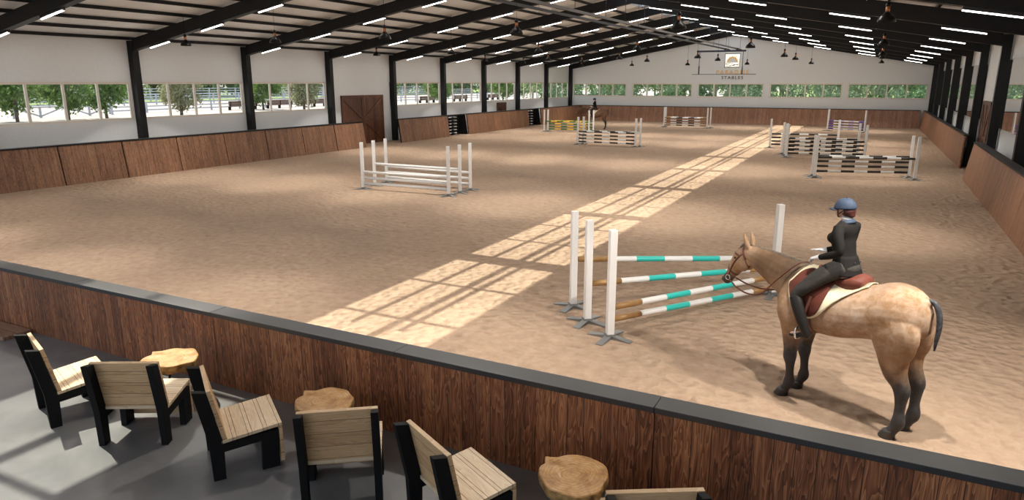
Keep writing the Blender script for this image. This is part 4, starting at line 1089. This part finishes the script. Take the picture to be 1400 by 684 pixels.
fh = dup(near_h, FC, FD, 'small dark bay horse standing far away by the left corner')
for c in fh.children:
    if c.name.startswith('body'):
        c.data = c.data.copy(); c.data.materials.clear(); c.data.materials.append(M['bay'])
for o in tack: dup(o, FC, FD, o['label'].replace('near buckskin', 'far bay'))
dup(near_r, FC, FD, 'person in black jacket and dark helmet sitting on the far bay horse')
# END_HORSES
# ------------------------------------------------------------------ outdoors
def leafy(mb, n, shape, size, rnd):
    for _ in range(n):
        c = Vector(shape(rnd)); s = size * rnd.uniform(0.6, 1.25)
        d = Vector((rnd.gauss(0, 1), rnd.gauss(0, 1), rnd.gauss(0, 0.7))).normalized(); u = d.orthogonal().normalized(); v = d.cross(u)
        mb.add([c - u * s, c - v * s * 0.55, c + u * s, c + v * s * 0.55], [(0, 1, 2, 3)])
def clusters(rnd, k, fn):
    return [fn(rnd) for _ in range(k)]
def tree(name, loc, rz, label, group, h, z0, rad, nl, size, seed, leafmat, barkmat, tr, forks=5, cat='tree', power=1.0):
    rnd = random.Random(seed)
    root = empty(name, loc, rz, label, cat, group)
    m = MB(); m.tube([(0, 0, 0), (0.05, 0.03, h * 0.3), (0, 0, h * 0.62)], [tr, tr * 0.8, tr * 0.35], 9)
    for i in range(forks):
        a = 6.28 * i / forks + rnd.uniform(-0.3, 0.3); zb = z0 * 0.9 + rnd.uniform(0, h * 0.15)
        m.tube([(0, 0, zb), (math.cos(a) * rad * 0.35, math.sin(a) * rad * 0.35, zb + h * 0.22), (math.cos(a) * rad * 0.65, math.sin(a) * rad * 0.65, zb + h * 0.45)], [tr * 0.55, tr * 0.35, tr * 0.12], 6)
    m.build('trunk', barkmat, root, True)
    cs = []
    for _ in range(46):
        f = rnd.random() ** 0.9; z = z0 + (h - z0) * f
        w_ = rad * (math.sin(math.pi * min(1, 0.16 + 0.80 * f)) ** power); a = rnd.uniform(0, 6.283); r = w_ * math.sqrt(rnd.uniform(0.15, 1.0))
        cs.append((math.cos(a) * r, math.sin(a) * r, z))
    cr_ = rad * 0.30
    def shape(q):
        c = q.choice(cs); return (c[0] + q.gauss(0, cr_ * 0.6), c[1] + q.gauss(0, cr_ * 0.6), max(0.1, c[2] + q.gauss(0, cr_ * 0.5)))
    f = MB(); leafy(f, nl, shape, size, rnd); f.build('foliage', leafmat, root)
    return root
row = [(-75.3, 39.3), (-74.6, 43.9), (-74.6, 48.0), (-73.2, 56.3), (-78.0, 73.5), (-71.0, 74.3), (-66.5, 84.0), (-72.0, 93.0), (-66.0, 101.0), (-73.0, 112.0), (-66.0, 124.0), (-70.0, 138.0), (-62.0, 150.0), (-76.0, 31.0), (-76, 21.0)]
pt = []
for i, (x, y) in enumerate(row):
    pale = i in (3, 5)
    lab = ('dusty pale tree' if pale else 'green vase-shaped tree') + ' in the yard left of the hall, %s along the row' % ORD[i + 1] if i < 13 else 'green yard tree outside the left wall near the viewer, number %s' % ORD[i - 12]
    rz = random.uniform(0, 6.28)
    if i == 0: a = tree('yard_tree', (x, y, -0.06), rz, lab, 'yard trees outside the left windows', 6.2, 1.3, 2.2, 4200, 0.20, 5, M['leaf'], M['trunk'], 0.16); pt.append(a)
    elif i == 3: a = tree('yard_tree', (x, y, -0.06), rz, lab, 'yard trees outside the left windows', 6.2, 1.1, 2.2, 3600, 0.19, 8, M['leaf_pale'], M['trunk'], 0.18); pt.append(a)
    else: dup(pt[1] if pale else pt[0], (x, y, -0.06), rz, lab)
# distant trees beyond the meadow
bg_ = None
for i in range(24):
    y = -10 + i * 11 + random.uniform(-2, 2); x = -158 + random.uniform(-6, 6) + max(0, (y - 160) * 0.5)
    lab = 'distant leafy tree beyond the meadow left of the hall, %s from the left' % nth(i + 1)
    if bg_ is None: bg_ = tree('meadow_tree', (x, y, -0.06), 0, lab, 'distant trees beyond the meadow', 15, 0.6, 7.2, 2600, 0.62, 21, M['leaf_wood'], M['trunk'], 0.4, power=0.6)
    else: dup(bg_, (x, y, -0.06), random.uniform(0, 6.28), lab)
# woodland behind the far gable
wd = None
n = 0
for r_, (yy, step, off) in enumerate(((82, 4.4, 0.0), (94, 4.8, 2.2), (108, 3.9, 1.0))):
    x = -40 + off; n = 0
    while x < 16:
        n += 1
        lab = 'woodland tree behind the far gable, %s from the left in the %s rank' % (nth(n), ('near', 'middle', 'back')[r_])
        p = (x + random.uniform(-1.2, 1.2), yy + random.uniform(-2.5, 2.5), -0.06)
        if wd is None: wd = tree('woodland_tree', p, 0, lab, 'woodland trees behind the far gable', 11, 2.3, 2.6, 1700, 0.24, 31, M['leaf_wood'], M['pale_trunk'], 0.17, power=0.7)
        else: dup(wd, p, random.uniform(0, 6.28), lab)
        x += step
sb = None
for i in range(22):
    p = (-38 + 2.5 * i + random.uniform(-0.6, 0.6), 78.5 + random.uniform(-1.5, 2.5) + (8 if i % 3 == 0 else 0), -0.06)
    lab = 'low woodland shrub behind the far gable, %s from the left' % nth(i + 1)
    if sb is None: sb = tree('woodland_shrub', p, 0, lab, 'woodland shrubs behind the far gable', 3.0, 0.3, 1.6, 1300, 0.15, 41, M['leaf_shrub'], M['trunk'], 0.05, 4, 'shrub', 0.5)
    else: dup(sb, p, random.uniform(0, 6.28), lab)
# paddock fences
def paddock(name_lab, x, y0, y1, zs, step, brace=False):
    root = empty('paddock_fence', (x, y0, -0.06), 0, name_lab, 'fence', 'paddock fences')
    L = y1 - y0; k = int(L / step)
    for z in zs: MB().box(-0.04, 0.04, 0, L, z - 0.075, z + 0.075).build('rail', M['fence'], root)
    for i in range(k + 1):
        yy = L * i / k; MB().box(-0.09, 0.09, yy - 0.09, yy + 0.09, 0, max(zs) + 0.12).build('post', M['fence'], root)
        if brace and i < k:
            ym = yy + L / k / 2
            MB().bar((0, yy, max(zs)), (0, ym, 0.15), 0.05, 0.16).build('brace', M['fence'], root); MB().bar((0, ym, 0.15), (0, yy + L / k, max(zs)), 0.05, 0.16).build('brace', M['fence'], root)
            MB().box(-0.08, 0.08, ym - 0.1, ym + 0.1, 0, max(zs)).build('post', M['fence'], root)
paddock('white cross-braced paddock fence panel outside the left windows', -82.0, 42.5, 53.5, (1.15,), 5.5, True)
paddock('long white three-rail paddock fence outside the left windows', -84.0, 54.5, 170, (0.35, 0.80, 1.25), 5.0)
paddock('white three-rail paddock fence left of the cross-braced panel', -84.0, 8, 41, (0.35, 0.80, 1.25), 5.0)
paddock('farther white four-rail paddock fence across the yard', -112.0, 15, 190, (0.4, 0.85, 1.3, 1.75), 6.0)
paddock('farthest white five-rail paddock fence before the meadow', -130.0, 15, 200, (0.5, 1.0, 1.5, 2.0, 2.5), 7.0)
bn = None
for i, (x, y) in enumerate(((-80.5, 72.0), (-80.5, 79.0), (-80.5, 86.5), (-80.5, 94.0), (-76.0, 112.0), (-76.0, 124.0), (-76.0, 138.0))):
    lab = 'long brown wooden yard bench outside the left windows, %s from the left' % ORD[i + 1]
    if bn is None:
        bn = empty('yard_bench', (x, y, -0.06), 0, lab, 'bench', 'brown benches in the yard')
        MB().box(-0.25, 0.25, -2.6, 2.6, 0.48, 0.54).build('seat', M['bench'], bn)
        m = MB(); m.box(0.20, 0.26, -2.6, 2.6, 0.56, 0.86); m.box(0.20, 0.26, -2.6, 2.6, 0.88, 1.24); m.build('backrest', M['bench'], bn)
        for yy in (-2.3, 0, 2.3): MB().box(-0.2, 0.26, yy - 0.05, yy + 0.05, 0, 0.5).build('leg', M['black_matte'], bn); MB().box(0.26, 0.31, yy - 0.05, yy + 0.05, 0.4, 1.16).build('back_post', M['black_matte'], bn)
    else: dup(bn, (x, y, -0.06), None, lab)
# END_OUTDOORS
# LIGHT_AND_CAMERA
# ------------------------------------------------------------------ light and camera
w = bpy.data.worlds.new('sky'); scene.world = w; w.use_nodes = True
t = w.node_tree; bg = t.nodes['Background']
sk = t.nodes.new('ShaderNodeTexSky'); sk.sky_type = 'NISHITA'; sk.sun_disc = False; sk.sun_elevation = R(55); sk.sun_rotation = R(280); sk.dust_density = 2.0; sk.air_density = 1.0
t.links.new(mix(t, 0.55, sk.outputs[0], (2.6, 2.68, 2.75)), bg.inputs[0]); bg.inputs[1].default_value = 0.30
su = bpy.data.lights.new('sun', 'SUN'); su.energy = 6.4; su.angle = R(0.5); su.color = (1.0, 0.93, 0.80)
so = bpy.data.objects.new('sun', su); COL.objects.link(so); so.location = (-60, 10, 60)
so.rotation_euler = Vector((0.68, -0.11, -1.0)).to_track_quat('-Z', 'Y').to_euler()
cam = bpy.data.cameras.new('camera'); co = bpy.data.objects.new('camera', cam); COL.objects.link(co)
cam.sensor_width = 36.0; cam.lens = 945.1 / 1400 * 36.0; cam.clip_end = 1000; cam.clip_start = 0.05
co.location = (0, 0, 3.8); co.rotation_euler = (R(90 - 13.672), 0, R(27.29))
scene.camera = co
vs = scene.view_settings; vs.view_transform = 'Standard'; vs.look = 'None'; vs.exposure = 0.32; vs.gamma = 1.0; vs.use_curve_mapping = False
scene.cycles.use_denoising = True; scene.cycles.use_adaptive_sampling = False
scene.cycles.max_bounces = 7; scene.cycles.diffuse_bounces = 4; scene.cycles.glossy_bounces = 4; scene.cycles.transparent_max_bounces = 12; scene.cycles.transmission_bounces = 4
scene.cycles.sample_clamp_indirect = 6.0; scene.cycles.sample_clamp_direct = 7.0
scene.cycles.caustics_reflective = False; scene.cycles.caustics_refractive = False
